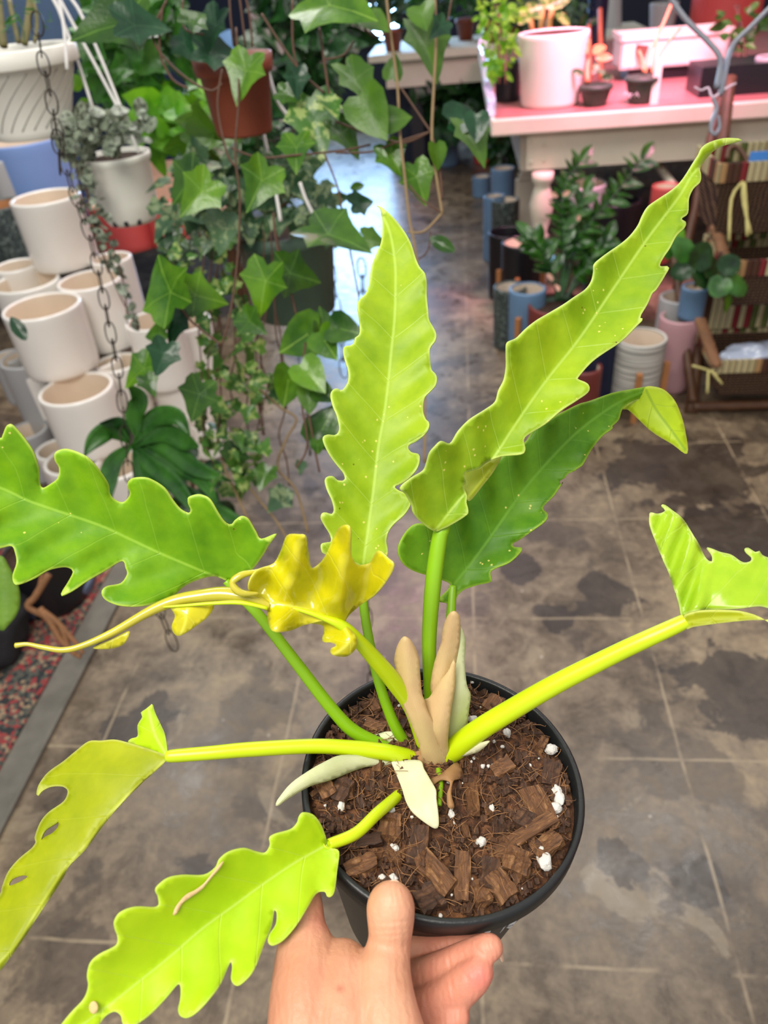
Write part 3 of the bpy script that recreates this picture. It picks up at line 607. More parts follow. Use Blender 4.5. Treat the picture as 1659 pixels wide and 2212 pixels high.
co = np.zeros(len(hm.vertices)*3); hm.vertices.foreach_get('co', co); co = co.reshape(-1, 3)
v = co-np.array(CAM); d = v@np.array(FW); px_ = CX+F*(v@np.array(RT))/d; py_ = CY-F*(v@np.array(UP))/d
pink = np.clip((px_-870)/60, 0, 1)*.4 + .6*np.exp(-((px_-1035)**2+(py_-2110)**2)/900) + .5*np.exp(-((px_-690)**2+(py_-1985)**2)/1500)
mole = np.exp(-((px_-734)**2+(py_-2136)**2)/60)
# creases on the thumb joint and wrist side
cr = np.zeros(len(d))
for (x1, y1, x2, y2, w, a) in [(800,1995,885,1988,2.6,.0004),(795,2010,888,2004,2.4,.0004),(800,2022,885,2018,2.2,.0003),(872,2085,900,2100,2.5,.0004),(850,2062,892,2070,2.4,.0004),(800,1950,888,1944,2.2,.0002),(965,2058,975,2110,2.2,.0005),(905,2090,912,2140,2.2,.0004),(975,2120,985,2180,2.4,.0005),(918,2150,930,2200,2.4,.0005),(1010,2105,1016,2150,2,.0002)]:
    dist, _, _ = polydist(px_, py_, [(x1, y1), ((x1+x2)/2+2, (y1+y2)/2+3), (x2, y2)], False); cr += a*np.exp(-(dist/w)**2)
nv = v/np.linalg.norm(v, axis=1)[:, None]; co = co+nv*cr[:, None]
hm.vertices.foreach_set('co', co.ravel())
for nm, arr in (('pink', np.clip(pink, 0, 1)), ('mole', mole)):
    at = hm.attributes.new(nm, 'FLOAT', 'POINT'); at.data.foreach_set('value', arr.astype(np.float32))
for p in hm.polygons: p.use_smooth = True
hand = link('hand', hm, None, M['skin']); tag(hand, 'bare hand from below gripping the black pot, thumb over its rim', 'hand')
def nail(x, y, d, rx, ry, ang, tilt):
    bm = bmesh.new(); bmesh.ops.create_uvsphere(bm, u_segments=20, v_segments=12, radius=1)
    R = Matrix((RT, UP, -FW)).transposed(); k = d/F
    for w in bm.verts:
        q = Vector((w.co.x*rx*k, w.co.y*ry*k, w.co.z*3.0*k)); q = Matrix.Rotation(math.radians(tilt), 3, 'Y') @ q; q = Matrix.Rotation(math.radians(ang), 3, 'Z') @ q
        w.co = P(x, y, d)+R @ q
    return fin(bm, 'fingernail', M['nail'], hand)
nail(1082, 2058, .352, 12, 20, 15, 65); nail(1058, 2098, .346, 12, 18, 25, 65); nail(850, 1912, .336, 15, 12, 0, 10)
# ------------------------------------------------------------------ setting
def floor_mat():
    t = NT('concrete'); o = t.coord()
    mp = t.n('ShaderNodeMapping'); mp.inputs['Rotation'].default_value = (0, 0, AR); t.l(o, mp.inputs[0]); r = mp.outputs[0]
    n1 = t.noise(2.2, 6, .62, r, .5); n2 = t.noise(13, 6, .7, r, .6); n3 = t.noise(60, 4, .6, r)
    f = t.math('ADD', t.math('ADD', t.math('MULTIPLY', n1, .5), t.math('MULTIPLY', n2, .38)), t.math('MULTIPLY', n3, .12))
    c = t.ramp(f, [(.36, lin(64, 52, 40)), (.46, lin(98, 84, 67)), (.53, lin(126, 110, 89)), (.66, lin(172, 152, 118))])
    # wear patches
    p = t.ramp(t.noise(3.1, 7, .58, r, .3), [(.55, 0), (.575, 1)]); c = t.mix(t.math('MULTIPLY', p, .55), c, lin(62, 52, 45))
    p2 = t.ramp(t.noise(4.3, 6, .6, r, 1.0), [(.60, 0), (.63, 1)]); c = t.mix(t.math('MULTIPLY', p2, .45), c, lin(156, 141, 116))
    for (bx, by), rad in STAINS:
        df = t.n('ShaderNodeVectorMath', operation='DISTANCE'); t.l(o, df.inputs[0]); df.inputs[1].default_value = (bx, by, 0)
        m_ = t.math('ADD', t.math('DIVIDE', df.outputs['Value'], rad), t.math('MULTIPLY', t.math('SUBTRACT', t.noise(9, 6, .6, r, .4), .5), 2.6))
        c = t.mix(t.math('MULTIPLY', t.ramp(m_, [(.75, 1), (.84, 0)]), .8), c, lin(50, 41, 36))
    # saw cut joints
    sx = t.n('ShaderNodeSeparateXYZ'); t.l(r, sx.inputs[0]); wob = t.math('MULTIPLY', t.math('SUBTRACT', t.noise(9, 2, .5, r), .5), .006)
    def joint(co, per, off):
        k = t.math('FRACT', t.math('DIVIDE', t.math('ADD', t.math('ADD', co, off), wob), per))
        k = t.math('ABSOLUTE', t.math('SUBTRACT', k, .5)); return t.math('LESS_THAN', t.math('MULTIPLY', k, per), .0034)
    j = t.math('MAXIMUM', joint(sx.outputs[0], .458, JU), joint(sx.outputs[1], .440, JV))
    brk = t.ramp(t.noise(6, 4, .6, r), [(.42, 0), (.55, 1)])
    c = t.mix(t.math('MULTIPLY', j, t.math('MULTIPLY', brk, .55)), c, lin(176, 158, 128))
    rg = t.ramp(n2, [(.35, .24), (.65, .42)])
    sp = t.math('LESS_THAN', t.vor(7, vec=r), .03); c = t.mix(t.math('MULTIPLY', sp, .6), c, lin(196, 186, 170))
    return t.done(t.pbr(c, rg, spec=.6, normal=t.bump(n3, .12, .004)))
a1 = room(G(1100, 2081)); a2 = room(G(1471, 1635))
JV = .220-(a1[1] % .440); JU = .229-(a2[0] % .458)
STAINS = [(tuple(G(*q)[:2]), r_) for q, r_ in (((1310, 1290), .10), ((1480, 1010), .30), ((1120, 1230), .07), ((1600, 1150), .2), ((1340, 1860), .06), ((1190, 1330), .06), ((1500, 1900), .06), ((1640, 1500), .2), ((300, 1560), .1), ((420, 1900), .07))]
M['floor'] = floor_mat()
bm = bmesh.new(); rbox(bm, -3.2, 4.2, -1.2, 9.2, -.06, 0); struct(fin(bm, 'floor', M['floor'], None, False))
M['navy'] = simple('navy_wall', lin(22, 34, 58), .6, .3, 2); M['greywall'] = simple('shop_wall', lin(78, 84, 92), .8, .2, 2)
M['pinkwall'] = simple('coral_wall', lin(214, 110, 104), .7, .15, 2)
WU0, WU1, WZ0, WZ1 = -1.85, -.55, .7, 3.1
bm = bmesh.new()
for u0, u1, z0, z1 in ((-3.2, WU0, 0, 3.2), (WU1, 4.2, 0, 3.2), (WU0, WU1, 0, WZ0), (WU0, WU1, WZ1, 3.2)): rbox(bm, u0, u1, 9.0, 9.15, z0, z1)
struct(fin(bm, 'wall_back', M['navy'], None, False))
bm = bmesh.new(); rbox(bm, -3.3, -3.2, -1.2, 9.2, 0, 3.2); struct(fin(bm, 'wall_left', M['greywall'], None, False))
bm = bmesh.new(); rbox(bm, 4.2, 4.3, -1.2, 9.2, 0, 3.2); struct(fin(bm, 'wall_right', M['pinkwall'], None, False))
t = NT('daylight_glass'); e = t.n('ShaderNodeEmission'); e.inputs[0].default_value = (.36, .62, 1, 1); e.inputs[1].default_value = 20; M['day'] = t.done(e.outputs[0])
bm = bmesh.new(); rbox(bm, WU0, WU1, 9.07, 9.09, WZ0, WZ1); wn = struct(fin(bm, 'window_1', M['day'], None, False))
M['white'] = simple('white_paint', lin(226, 220, 208), .5, .1, 6); M['frame'] = simple('dark_frame', lin(24, 28, 34), .4)
bm = bmesh.new()
for u in (WU0+.03, (WU0+WU1)/2, WU1-.03): rbox(bm, u-.03, u+.03, 8.96, 9.06, WZ0, WZ1)
for z in (WZ0+.03, 1.1, WZ1-.03): rbox(bm, WU0, WU1, 8.95, 9.05, z-.03, z+.03)
fin(bm, 'window_frame', M['frame'], wn, False)

# rug and its edge strip
def rug_mat():
    t = NT('rug'); o = t.coord(); v = t.vor(90, vec=o, out='Color'); n = t.noise(9, 5, .7, o, .8)
    s = t.n('ShaderNodeSeparateColor'); t.l(v, s.inputs[0])
    f = t.math('ADD', t.math('MULTIPLY', s.outputs[0], .4), t.math('MULTIPLY', n, .62))
    c = t.ramp(f, [(.2, lin(44, 52, 54)), (.38, lin(92, 96, 86)), (.5, lin(170, 60, 62)), (.62, lin(176, 150, 120)), (.74, lin(120, 26, 40)), (.86, lin(190, 96, 48))], 'CONSTANT')
    c = t.mix(t.math('MULTIPLY', t.noise(90, 3, .6, o), .5), c, lin(50, 46, 44))
    return t.done(t.pbr(c, .95, normal=t.bump(t.noise(260, 3, .6, o), .8, .004)))
ru = room(G(203, 1415))[0]
bm = bmesh.new(); rbox(bm, ru-1.1, ru-.085, .2, 2.02, .001, .012)
tag(fin(bm, 'rug', rug_mat(), None, False), 'worn red, teal and cream patterned rug on the concrete at the left edge', 'rug')
bm = bmesh.new(); rbox(bm, ru-.09, ru, .2, 2.6, .0, .006); rbox(bm, ru-.012, ru, .2, 2.6, .006, .012)
struct(fin(bm, 'trim_1', simple('grey_strip', lin(112, 108, 98), .6, .3, 20), None, False))

# ------------------------------------------------------------------ ceramics
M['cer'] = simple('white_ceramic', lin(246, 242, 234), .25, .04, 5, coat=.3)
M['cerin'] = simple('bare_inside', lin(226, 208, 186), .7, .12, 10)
M['cerg'] = simple('grey_and_shaded_ceramic', lin(176, 176, 176), .35, .1, 5)  # also worn by white pots at the left, their shade put into the grey
def cpot(name, label, cat, x, y, w, z0, z1, mat, inner=None, group=None, taper=.97, lip=.006, wall=.012, seg=44, ribs=0, fill=None, rfix=None, warp=None):
    c = G(x, y, z1); R = w/2*dep(c)/F; h = z1-z0; c = Vector((c.x, c.y, z0)); rb = R*taper
    pr = [(0, .002), (rb*.9, .002), (rb*.96, 0), (rb, .008)]
    nn = 10 if ribs == 0 else ribs
    for i in range(1, nn): 
        k = i/nn; rr = rb+(R-rb)*k
        pr.append((rr*(1+(.016 if ribs and i % 2 else 0)), .008+(h-.016)*k))
    pr += [(R, h-.008), (R-.001, h-.002), (R-.005, h), (R-wall+.002, h), (R-wall, h-.006)]
    no = len(pr)-1
    if fill is None: pr += [(R-wall-.002, h*.5), (rb-wall-.004, .03), (0, .025)]
    else: pr += [(R-wall-.001, h-fill), (0, h-fill+.004)]
    mis = [0]*no+[1]*(len(pr)-1-no)
    o = lathe(name, pr, (0, 0, 0), [mat, inner or M['cerin']], None, seg, mis=mis, warp=warp); o.location = c
    tag(o, label, cat, group); return o, c, R
GW = 'white ceramic pots piled at the left'
stack = [
 ('tall glossy white ceramic pot on top of the pile beside the light blue planter', 97, 424, 148, .66, .90, 'cer'),
 ('white ceramic pot half hidden behind, left of the topmost tall pot', 34, 572, 96, .44, .68, 'cer'),
 ('white ceramic pot on the second tier at the left frame edge', 55, 607, 142, .42, .66, 'cer'),
 ('white ceramic pot on the second tier, right of the edge one, beneath the tall pot', 193, 603, 138, .42, .66, 'cer'),
 ('large smooth white ceramic pot standing foremost in the pile with its wide open rim', 89, 660, 166, .44, .66, 'cer'),
 ('white ceramic pot with a smudged side, directly below the foremost one', 163, 838, 158, .22, .44, 'cer'),
 ('white ceramic pot with a shaded mouth just right of the foremost pot', 252, 782, 100, .22, .42, 'cer'),
 ('white ceramic pot behind the dark chain, upper right of the pile', 238, 556, 90, .44, .68, 'cer'),
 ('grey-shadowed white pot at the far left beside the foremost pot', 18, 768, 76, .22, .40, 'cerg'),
 ('small white pot with a dark mouth wedged between shade-grey and smudged pots', 70, 800, 78, .20, .38, 'cer'),
 ('white pot painted shade-grey low at the left edge above the big lobed leaf', 58, 928, 86, .0, .20, 'cerg'),
 ('small white pot at floor level with a brown inside', 122, 968, 92, .0, .20, 'cer'),
 ('white pot at floor level under the strap-leaved plant', 252, 1003, 124, .0, .20, 'cer'),
 ('pinkish white pot behind ivy strands, right end of the top tier', 398, 694, 118, .24, .46, 'cer'),
 ('pinkish white pot behind ivy strands, middle tier', 330, 690, 120, .30, .54, 'cer'),
 ('pinkish white pot behind ivy strands, tipped under the middle tier', 385, 812, 122, .10, .30, 'cer'),
 ('pinkish white pot low down behind the strap-leaved plant', 345, 905, 128, .0, .20, 'cer'),
 ('pale pot low at the right end of the pile behind thin vines', 440, 900, 90, .0, .15, 'cer')]
for lab, x, y, w, z0, z1, m in stack: cpot('ceramic_pot', lab, 'pot', x, y, w, z0, z1, M[m], None, GW)
# hidden supports that show as dim bodies in the gaps; the left one's grey stands for shade
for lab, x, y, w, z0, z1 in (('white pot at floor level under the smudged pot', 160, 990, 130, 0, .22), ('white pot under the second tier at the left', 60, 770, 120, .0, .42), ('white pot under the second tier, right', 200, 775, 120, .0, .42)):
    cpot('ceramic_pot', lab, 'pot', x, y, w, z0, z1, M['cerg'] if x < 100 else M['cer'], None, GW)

M['skyblue'] = simple('light_blue_glaze', lin(128, 158, 214), .35, .08, 5)
M['blue'] = simple('blue_glaze', lin(104, 138, 172), .35, .12, 8)
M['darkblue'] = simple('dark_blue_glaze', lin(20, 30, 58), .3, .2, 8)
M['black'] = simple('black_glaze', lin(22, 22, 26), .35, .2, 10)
M['speck'] = soil_mat('speckled_glaze', [(.35, lin(30, 38, 38)), (.55, lin(62, 74, 72)), (.72, lin(130, 140, 134))], 60, .4, .1)
M['pink'] = simple('pink_glaze', lin(206, 160, 166), .4, .08, 6)
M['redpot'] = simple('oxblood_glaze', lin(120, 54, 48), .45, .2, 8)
M['terra'] = simple('terracotta_plastic', lin(134, 66, 46), .5, .15, 10)
M['green_pl'] = simple('green_plastic', lin(78, 104, 88), .5, .2, 8)
M['dgreen'] = simple('dark_green_plastic', lin(50, 66, 54), .5, .2, 8)
M['wood'] = simple('stand_wood', lin(176, 118, 70), .5, .15, 20)
M['wood_d'] = simple('dark_bamboo', lin(92, 60, 38), .5, .35, 18)
M['coral'] = simple('coral_glaze', lin(214, 84, 82), .4, .1, 5)
M['cream'] = simple('cream_paint', lin(214, 206, 186), .55, .12, 5, bump=.05)
t = NT('striped_glaze'); o_ = t.coord(); mp = t.n('ShaderNodeMapping'); mp.inputs['Scale'].default_value = (2, 2, 160); t.l(o_, mp.inputs[0])
M['stripe'] = t.done(t.pbr(t.ramp(t.noise(1, 4, .6, mp.outputs[0]), [(.42, lin(110, 108, 102)), (.5, lin(184, 182, 174)), (.58, lin(214, 212, 202))]), .5))
def stand(parent, c, R, h, foot, angs, mat='wood'):
    for a in angs:
        bm = bmesh.new(); a = math.radians(a); box(bm, Vector((c.x+(R+.012)*math.cos(a), c.y+(R+.012)*math.sin(a), foot+h/2)), (.011, .011, h/2), Matrix.Rotation(a, 3, 'Z')); o = fin(bm, 'stand_leg', M[mat], parent, False)
    bm = bmesh.new()
    for k in (0, 1):
        a = math.radians(angs[0]+45+90*k); box(bm, (c.x, c.y, foot+.035), (R+.005, .01, .008), Matrix.Rotation(math.radians(angs[0]+90*k), 3, 'Z'))
    fin(bm, 'stand_cross', M[mat], parent, False)
def standpot(label, x, y, w, z1, zb, mat, legs, lh, inner=None, **kw):
    """planter on a wooden stand: one thing with pot and stand"""
    c = G(x, y, z1); t_ = thing('planter', label, 'planter', (c.x, c.y, 0))
    o, cc, R = cpot('pot', None, None, x, y, w, zb, z1, mat, inner, **kw)
    del_keys = [k for k in ('label', 'category') if k in o.keys()]
    for k in del_keys: del o[k]
    o.parent = t_; o.matrix_parent_inverse = world_of(t_).inverted()
    stand(t_, Vector((c.x, c.y, 0)), R, lh, 0, legs); return t_
standpot('grey-white striped cylinder planter on a light wooden stand', 1386, 727, 108, .30, .06, M['stripe'], (-15, 75, 165, 255), .20)
standpot('black cylinder planter with a brown wooden stand, nearest the turned leg', 1127, 522, 86, .34, .05, M['black'], (-110, -20, 70, 160), .2)
standpot('light blue cylinder planter with a wooden stand leg, by the oxblood pot', 1140, 622, 80, .30, .04, M['blue'], (-125, -35, 55, 145), .2)
cpot('ceramic_pot', 'wide black pot behind the black planter on its stand', 'pot', 1097, 500, 84, 0, .33, M['black'], M['black'])
cpot('ceramic_pot', 'dark speckled pot on the floor left of the light blue planter', 'pot', 1102, 618, 72, 0, .28, M['speck'])
cpot('ceramic_pot', 'dark green speckled pot in front of the flat table leg', 'pot', 1092, 430, 60, 0, .36, M['speck'])
cpot('ceramic_pot', 'tall light blue pot left of the speckled green one', 'pot', 1068, 422, 48, 0, .36, M['blue'])
cpot('ceramic_pot', 'small light blue pot standing farthest out on the walkway', 'pot', 1040, 380, 40, 0, .14, M['blue'])
cpot('ceramic_pot', 'light blue bowl-shaped pot raised behind the flat table leg', 'pot', 1087, 362, 52, .12, .34, M['blue'])
cpot('ceramic_pot', 'pale blue-grey pot on the floor far down the aisle', 'pot', 968, 312, 44, 0, .16, M['blue'])
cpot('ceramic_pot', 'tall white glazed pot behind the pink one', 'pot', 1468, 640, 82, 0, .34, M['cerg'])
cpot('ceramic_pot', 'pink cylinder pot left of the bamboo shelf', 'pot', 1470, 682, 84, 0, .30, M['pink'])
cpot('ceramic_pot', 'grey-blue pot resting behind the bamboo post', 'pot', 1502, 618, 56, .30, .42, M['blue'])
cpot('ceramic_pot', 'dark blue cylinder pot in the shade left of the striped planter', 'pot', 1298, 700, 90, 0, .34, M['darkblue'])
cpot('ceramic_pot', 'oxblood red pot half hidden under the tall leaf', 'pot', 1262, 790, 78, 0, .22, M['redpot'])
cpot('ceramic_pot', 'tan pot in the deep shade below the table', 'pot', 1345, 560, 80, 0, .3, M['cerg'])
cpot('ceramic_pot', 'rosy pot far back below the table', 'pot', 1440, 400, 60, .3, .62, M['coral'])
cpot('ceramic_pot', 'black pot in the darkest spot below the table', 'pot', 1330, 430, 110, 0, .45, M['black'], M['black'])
cpot('ceramic_pot', 'grey metal pan behind the upright glossy plant', 'pan', 1262, 395, 96, .4, .52, M['cerg'])

# ------------------------------------------------------------------ white table
TZ = .85; TU, TV = .14, 3.77
table = thing('table', 'long cream painted table with turned legs and a red-lit top', 'table', RM(TU+1.2, TV+1.2, 0))
t = NT('red_lit_top'); o_ = t.coord(); M['redtop'] = t.done(t.pbr(t.mix(t.noise(7, 4, .6, o_), lin(140, 84, 82), lin(176, 120, 114)), .4))  # red light falling on the tabletop, put into the colour
bm = bmesh.new(); rbox(bm, TU, TU+2.9, TV, TV+2.7, TZ-.075, TZ-.004); bevel(fin(bm, 'tabletop', M['cream'], table, False), .008)
bm = bmesh.new(); rbox(bm, TU+.02, TU+2.88, TV+.02, TV+2.68, TZ-.004, TZ); fin(bm, 'red_lit_layer', M['redtop'], table, False)  # thin added layer that carries the painted red light
bm = bmesh.new(); rbox(bm, TU+.14, TU+2.8, TV+.06, TV+.09, TZ-.24, TZ-.075); rbox(bm, TU+.14, TU+.17, TV+.06, TV+2.6, TZ-.24, TZ-.075); fin(bm, 'apron', M['cream'], table, False)
for dx, dz in ((.19, -.115), (.25, -.135), (.19, -.205), (.25, -.2)):
    bm = bmesh.new(); bmesh.ops.create_uvsphere(bm, u_segments=10, v_segments=6, radius=.009, matrix=Matrix.Translation(RM(TU+dx, TV+.058, TZ+dz))); fin(bm, 'screw_plug', M['cream'], table)
lp = [(0, 0), (.03, 0), (.035, .02), (.045, .05), (.03, .06), (.05, .10), (.055, .20), (.04, .27), (.03, .29), (.045, .31), (.03, .33), (.05, .40), (.058, .46), (.04, .53), (.035, .55), (.05, .57), (.05, .605), (0, .605)]
fp = G(1160, 640)
for q in (fp, fp+(RM(1.9, 0)-RM(0, 0))): lathe('leg', lp, Vector((q.x, q.y, 0)), M['cream'], table, 24)
bm = bmesh.new(); M4 = Matrix.Rotation(-AR, 3, 'Z'); q = G(1132, 520)
for z0, z1, w0 in ((0, .36, .062), (.38, .61, .03)): box(bm, (q.x, q.y, (z0+z1)/2), (w0, .02, (z1-z0)/2), M4)
box(bm, (q.x, q.y, .37), (.045, .02, .02), M4); fin(bm, 'leg', M['cream'], table, False)
bm = bmesh.new(); tube_bm(bm, [P(1420, 355, 3.6), P(1475, 430, 3.5)], .02, 6); fin(bm, 'brace', M['cream'], table)

# ------------------------------------------------------------------ leaf templates for the plants behind
def tmpl(kind):
    if kind == 'ivy': h = [(0, 0, 1), (.12, -.12, .7), (.31, -.15, 0), (.39, .0, .7), (.38, .14, 1), (.52, .30, 0), (.38, .42, .7), (.27, .56, 1), (.16, .8, .6), (0, 1.04, 0)]
    elif kind == 'heart': h = [(0, 0, 1), (.20, -.14, .6), (.40, -.04, .6), (.46, .22, .3), (.38, .48, .8), (.24, .72, .5), (0, 1, 0)]
    elif kind == 'oval': h = [(0, 0, 0), (.12, .1, 1), (.22, .3, .7), (.25, .5, 1), (.2, .72, .7), (.1, .9, 1), (0, 1, 0)]
    elif kind == 'round': h = [(0, 0, 1), (.3, .05, 1), (.48, .35, 1), (.42, .7, 1), (.2, .93, 1), (0, 1, 0)]
    else: h = [(0, 0, 0), (.05, .2, 1), (.07, .5, 1), (.05, .8, 1), (0, 1, 0)]
    return h+[(-x, y, r) for x, y, r in reversed(h[1:-1])]
TM = {k: tmpl(k) for k in ('ivy', 'heart', 'oval', 'round', 'strap')}
def leaf_into(vs, fs, rs, kind, base, X, Y, Z, size, cup=.12, droop=.15):
    out = TM[kind]; c0 = (0, .3 if kind in ('ivy', 'heart') else .5); b = len(vs)
    def put(x, y):
        z = cup*(abs(x)*1.2)-droop*y*y-.04*math.sin(9*abs(x)+5*y)
        return base+(X*x+Y*y+Z*z)*size
    vs.append(put(*c0)); rs.append(0)
    for k in (.5, 1):
        for x, y, r in out: vs.append(put(c0[0]+(x-c0[0])*k, c0[1]+(y-c0[1])*k)); rs.append(r)
    n = len(out)
    for i in range(n):
        j = (i+1) % n; fs.append((b, b+1+i, b+1+j)); fs.append((b+1+i, b+1+n+i, b+1+n+j, b+1+j))
def leafmesh(name, data, mat, parent):
    vs, fs, rs = data; me = bpy.data.meshes.new(name); me.from_pydata([tuple(v) for v in vs], [], fs)
    at = me.attributes.new('r', 'FLOAT', 'POINT'); at.data.foreach_set('value', rs)
    for p in me.polygons: p.use_smooth = True
    return link(name, me, parent, mat)
RB = Matrix((RT, UP, -FW)).transposed()
def basis(ang, tilt=0, roll=0):
    m = Matrix.Rotation(math.radians(ang-90), 3, 'Z') @ Matrix.Rotation(math.radians(tilt), 3, 'X') @ Matrix.Rotation(math.radians(roll), 3, 'Y')
    m = RB @ m; return m.col[0], m.col[1], m.col[2]
def cam_leaf(x, y, d, size, ang, mat, parent, kind='ivy', tilt=None, roll=None, name='leaf'):
    tilt = random.uniform(-30, 25) if tilt is None else tilt; roll = random.uniform(-30, 30) if roll is None else roll
    X, Y, Z = basis(ang, tilt, roll); sz = size*d/F; a = math.radians(ang)
    base = P(x-math.cos(a)*size*.4, y+math.sin(a)*size*.4, d); data = ([], [], [])
    leaf_into(*data, kind, base, X, Y, Z, sz); return leafmesh(name, data, mat, parent)
def foliage(name, parent, poly, d0, d1, n, size, mat, kind='ivy', face=.6, down=.6, seed=1, dens=None, smin=.5):
    rnd = random.Random(seed); xs = [p[0] for p in poly]; ys = [p[1] for p in poly]; data = ([], [], []); k = 0; tries = 0
    while k < n and tries < n*20:
        tries += 1; x = rnd.uniform(min(xs), max(xs)); y = rnd.uniform(min(ys), max(ys))
        if not inpoly(np.array([x]), np.array([y]), poly)[0]: continue
        d = rnd.uniform(d0, d1); ang = rnd.gauss(-90, 60) if rnd.random() < down else rnd.uniform(0, 360)
        X, Y, Z = basis(ang, rnd.gauss(0, 55*(1-face)+10), rnd.gauss(0, 55*(1-face)+10))
        leaf_into(*data, kind, P(x, y, d), X, Y, Z, size*rnd.uniform(smin, 1.2)); k += 1
    return leafmesh(name, data, mat, parent)
M['ivy'] = foliage_mat('ivy_green', lin(70, 112, 26), lin(32, 70, 18), .3, veinc=lin(130, 176, 70))
M['ivyB'] = foliage_mat('ivy_bright', lin(98, 144, 24), lin(52, 98, 18), .3, veinc=lin(170, 210, 90))
M['ivyO'] = foliage_mat('ivy_olive', lin(84, 126, 22), lin(60, 100, 18), .4, veinc=lin(104, 146, 40))
M['ivyD'] = foliage_mat('ivy_dark', lin(40, 84, 50), lin(20, 52, 34), .3, veinc=lin(84, 126, 84))
M['varieg'] = foliage_mat('variegated_ivy', lin(78, 110, 72), lin(44, 78, 50), .4, lin(128, 146, 104), vscale=45)
M['variegL'] = foliage_mat('variegated_light', lin(88, 136, 48), lin(46, 92, 36), .35, lin(160, 180, 104), vscale=45)
M['lime'] = foliage_mat('lime_foliage', lin(126, 190, 34), lin(80, 150, 26), .4, trans=.4)
M['mid'] = foliage_mat('mid_foliage', lin(66, 122, 40), lin(34, 78, 28), .35)
M['deep'] = foliage_mat('deep_foliage', lin(38, 82, 34), lin(16, 42, 20), .3)
M['silver'] = foliage_mat('peperomia_leaf', lin(168, 180, 156), lin(104, 116, 96), .35, lin(60, 66, 52), vscale=110)
M['vine'] = simple('vine_bark', lin(86, 56, 38), .6, .3, 60); M['vineL'] = simple('pale_stem', lin(140, 116, 80), .6, .25, 50)
M['chain'] = simple('dark_chain', lin(50, 42, 34), .35, .3, 60, metal=.7); M['wire'] = simple('white_plastic_wire', lin(226, 224, 220), .4)
M['dirt'] = soil_mat('dark_soil', [(.3, lin(24, 16, 12)), (.7, lin(84, 60, 44))], 60)
M['plw'] = simple('white_plastic', lin(240, 239, 228), .45, .05, 6)

# white hanging planter, top left
hb = P(14, 104, 1.55)
hp1 = thing('hanging_planter', 'white plastic hanging planter with diagonal grooves at the top left, woody stems inside', 'hanging planter', hb-Vector((0, 0, .15)))
R1 = .140; lathe('pot', [(0, -.165), (.078, -.165), (.082, -.163), (.084, -.150), (.125, -.035), (.128, -.034), (.137, -.033), (R1, -.03), (R1, -.003), (.137, 0), (.130, 0), (.127, -.006), (.122, -.02), (0, -.018)], hb, [M['plw'], M['dirt']], hp1, 64, mis=[0]*12+[1])
bm = bmesh.new()
for k in range(15):
    a0 = -2.6+k*.28; pts = []
    for i in range(9):
        f = i/8; a = a0+1.0*f; z = -.145+.105*f; r = .084+(.125-.084)*((z+.15)/.115)+.0004; pts.append(hb+Vector((r*math.cos(a), r*math.sin(a), z)))
    tube_bm(bm, pts, .0011, 4)
fin(bm, 'groove', simple('groove_shadow', lin(150, 148, 138), .6), hp1)
sq = [(25, 190), (62, 181), (70, 212), (33, 224), (25, 190)]
bm = bmesh.new()
def on_pot1(x, y):
    d = D(x, y); lo, hi = 1.2, 1.7
    best = None
    for k in range(120):
        dd = lo+(hi-lo)*k/119; p = CAM+d*dd-hb; r = .084+(.125-.084)*((p.z+.15)/.115)
        if p.xy.length < r+.0006: best = p+hb; break
    return best if best else P(x, y, 1.45)
tube_bm(bm, [on_pot1(*a) for a in sq], .0011, 4)
for ln in ([(36, 196), (44, 212)], [(44, 193), (50, 210)], [(52, 190), (60, 206)], [(34, 206), (60, 197)]): tube_bm(bm, [on_pot1(*a) for a in ln], .0007, 4)
fin(bm, 'stamp', simple('stamp_pink', lin(186, 168, 164), .6), hp1)
for i, (xs_, w_) in enumerate((([(8, 100), (0, 40), (-10, -60)], 9), ([(52, 95), (60, 50), (66, 0), (70, -40)], 8), ([(40, 92), (30, 50), (20, 0)], 5), ([(75, 92), (80, 40), (66, -20)], 4))):
    ptube('stem', [(a, b, 1.55, w_) for a, b in xs_], M['petG'] if i == 9 else simple('woody_stem', lin(122, 116, 74), .6, .3, 40), hp1, 8, 4)
foliage('foliage', hp1, [(0, 0), (110, 0), (100, 70), (20, 90), (0, 60)], 1.45, 1.6, 26, .03, M['mid'], 'strap', seed=3)
for a in ([(140, 88), (135, 40), (105, -20)], [(145, 150), (138, 60), (122, -30)]):
    ptube('hanger_wire', [(x, y, 1.47, 4) for x, y in a], M['wire'], hp1, 6, 3)

# second white hanging pot with trailing plant
hb2 = P(248, 333, 1.72)
hp2 = thing('hanging_planter', 'small white hanging pot of silvery round-leaved trailing plant on white wires', 'hanging planter', hb2-Vector((0, 0, .14)))
lathe('pot', [(0, -.150), (.056, -.150), (.062, -.140), (.070, -.10), (.074, -.02), (.079, -.014), (.081, -.006), (.080, 0), (.075, 0), (.073, -.01), (0, -.012)], hb2, [M['plw'], M['dirt']], hp2, 48, mis=[0]*9+[1])
for a in (-118, -62, -90): 
    q = hb2+Vector((.0605*math.cos(math.radians(a)), .0605*math.sin(math.radians(a)), -.141)); bm = bmesh.new(); box(bm, q, (.005, .003, .006)); fin(bm, 'drain_slot', M['black'], hp2, False)
for a in ([(200, 232), (160, 110), (118, 0), (108, -30)], [(265, 252), (200, 130), (130, 0), (115, -30)], [(300, 330), (190, 60), (140, -20)]): ptube('hanger_wire', [(x, y, 1.62, 3.6) for x, y in a], M['wire'], hp2, 6, 3)
foliage('foliage', hp2, [(135, 255), (180, 225), (270, 225), (315, 250), (322, 300), (250, 318), (180, 338), (150, 350), (132, 300)], 1.58, 1.75, 130, .032, M['silver'], 'round', .7, .4, 5)
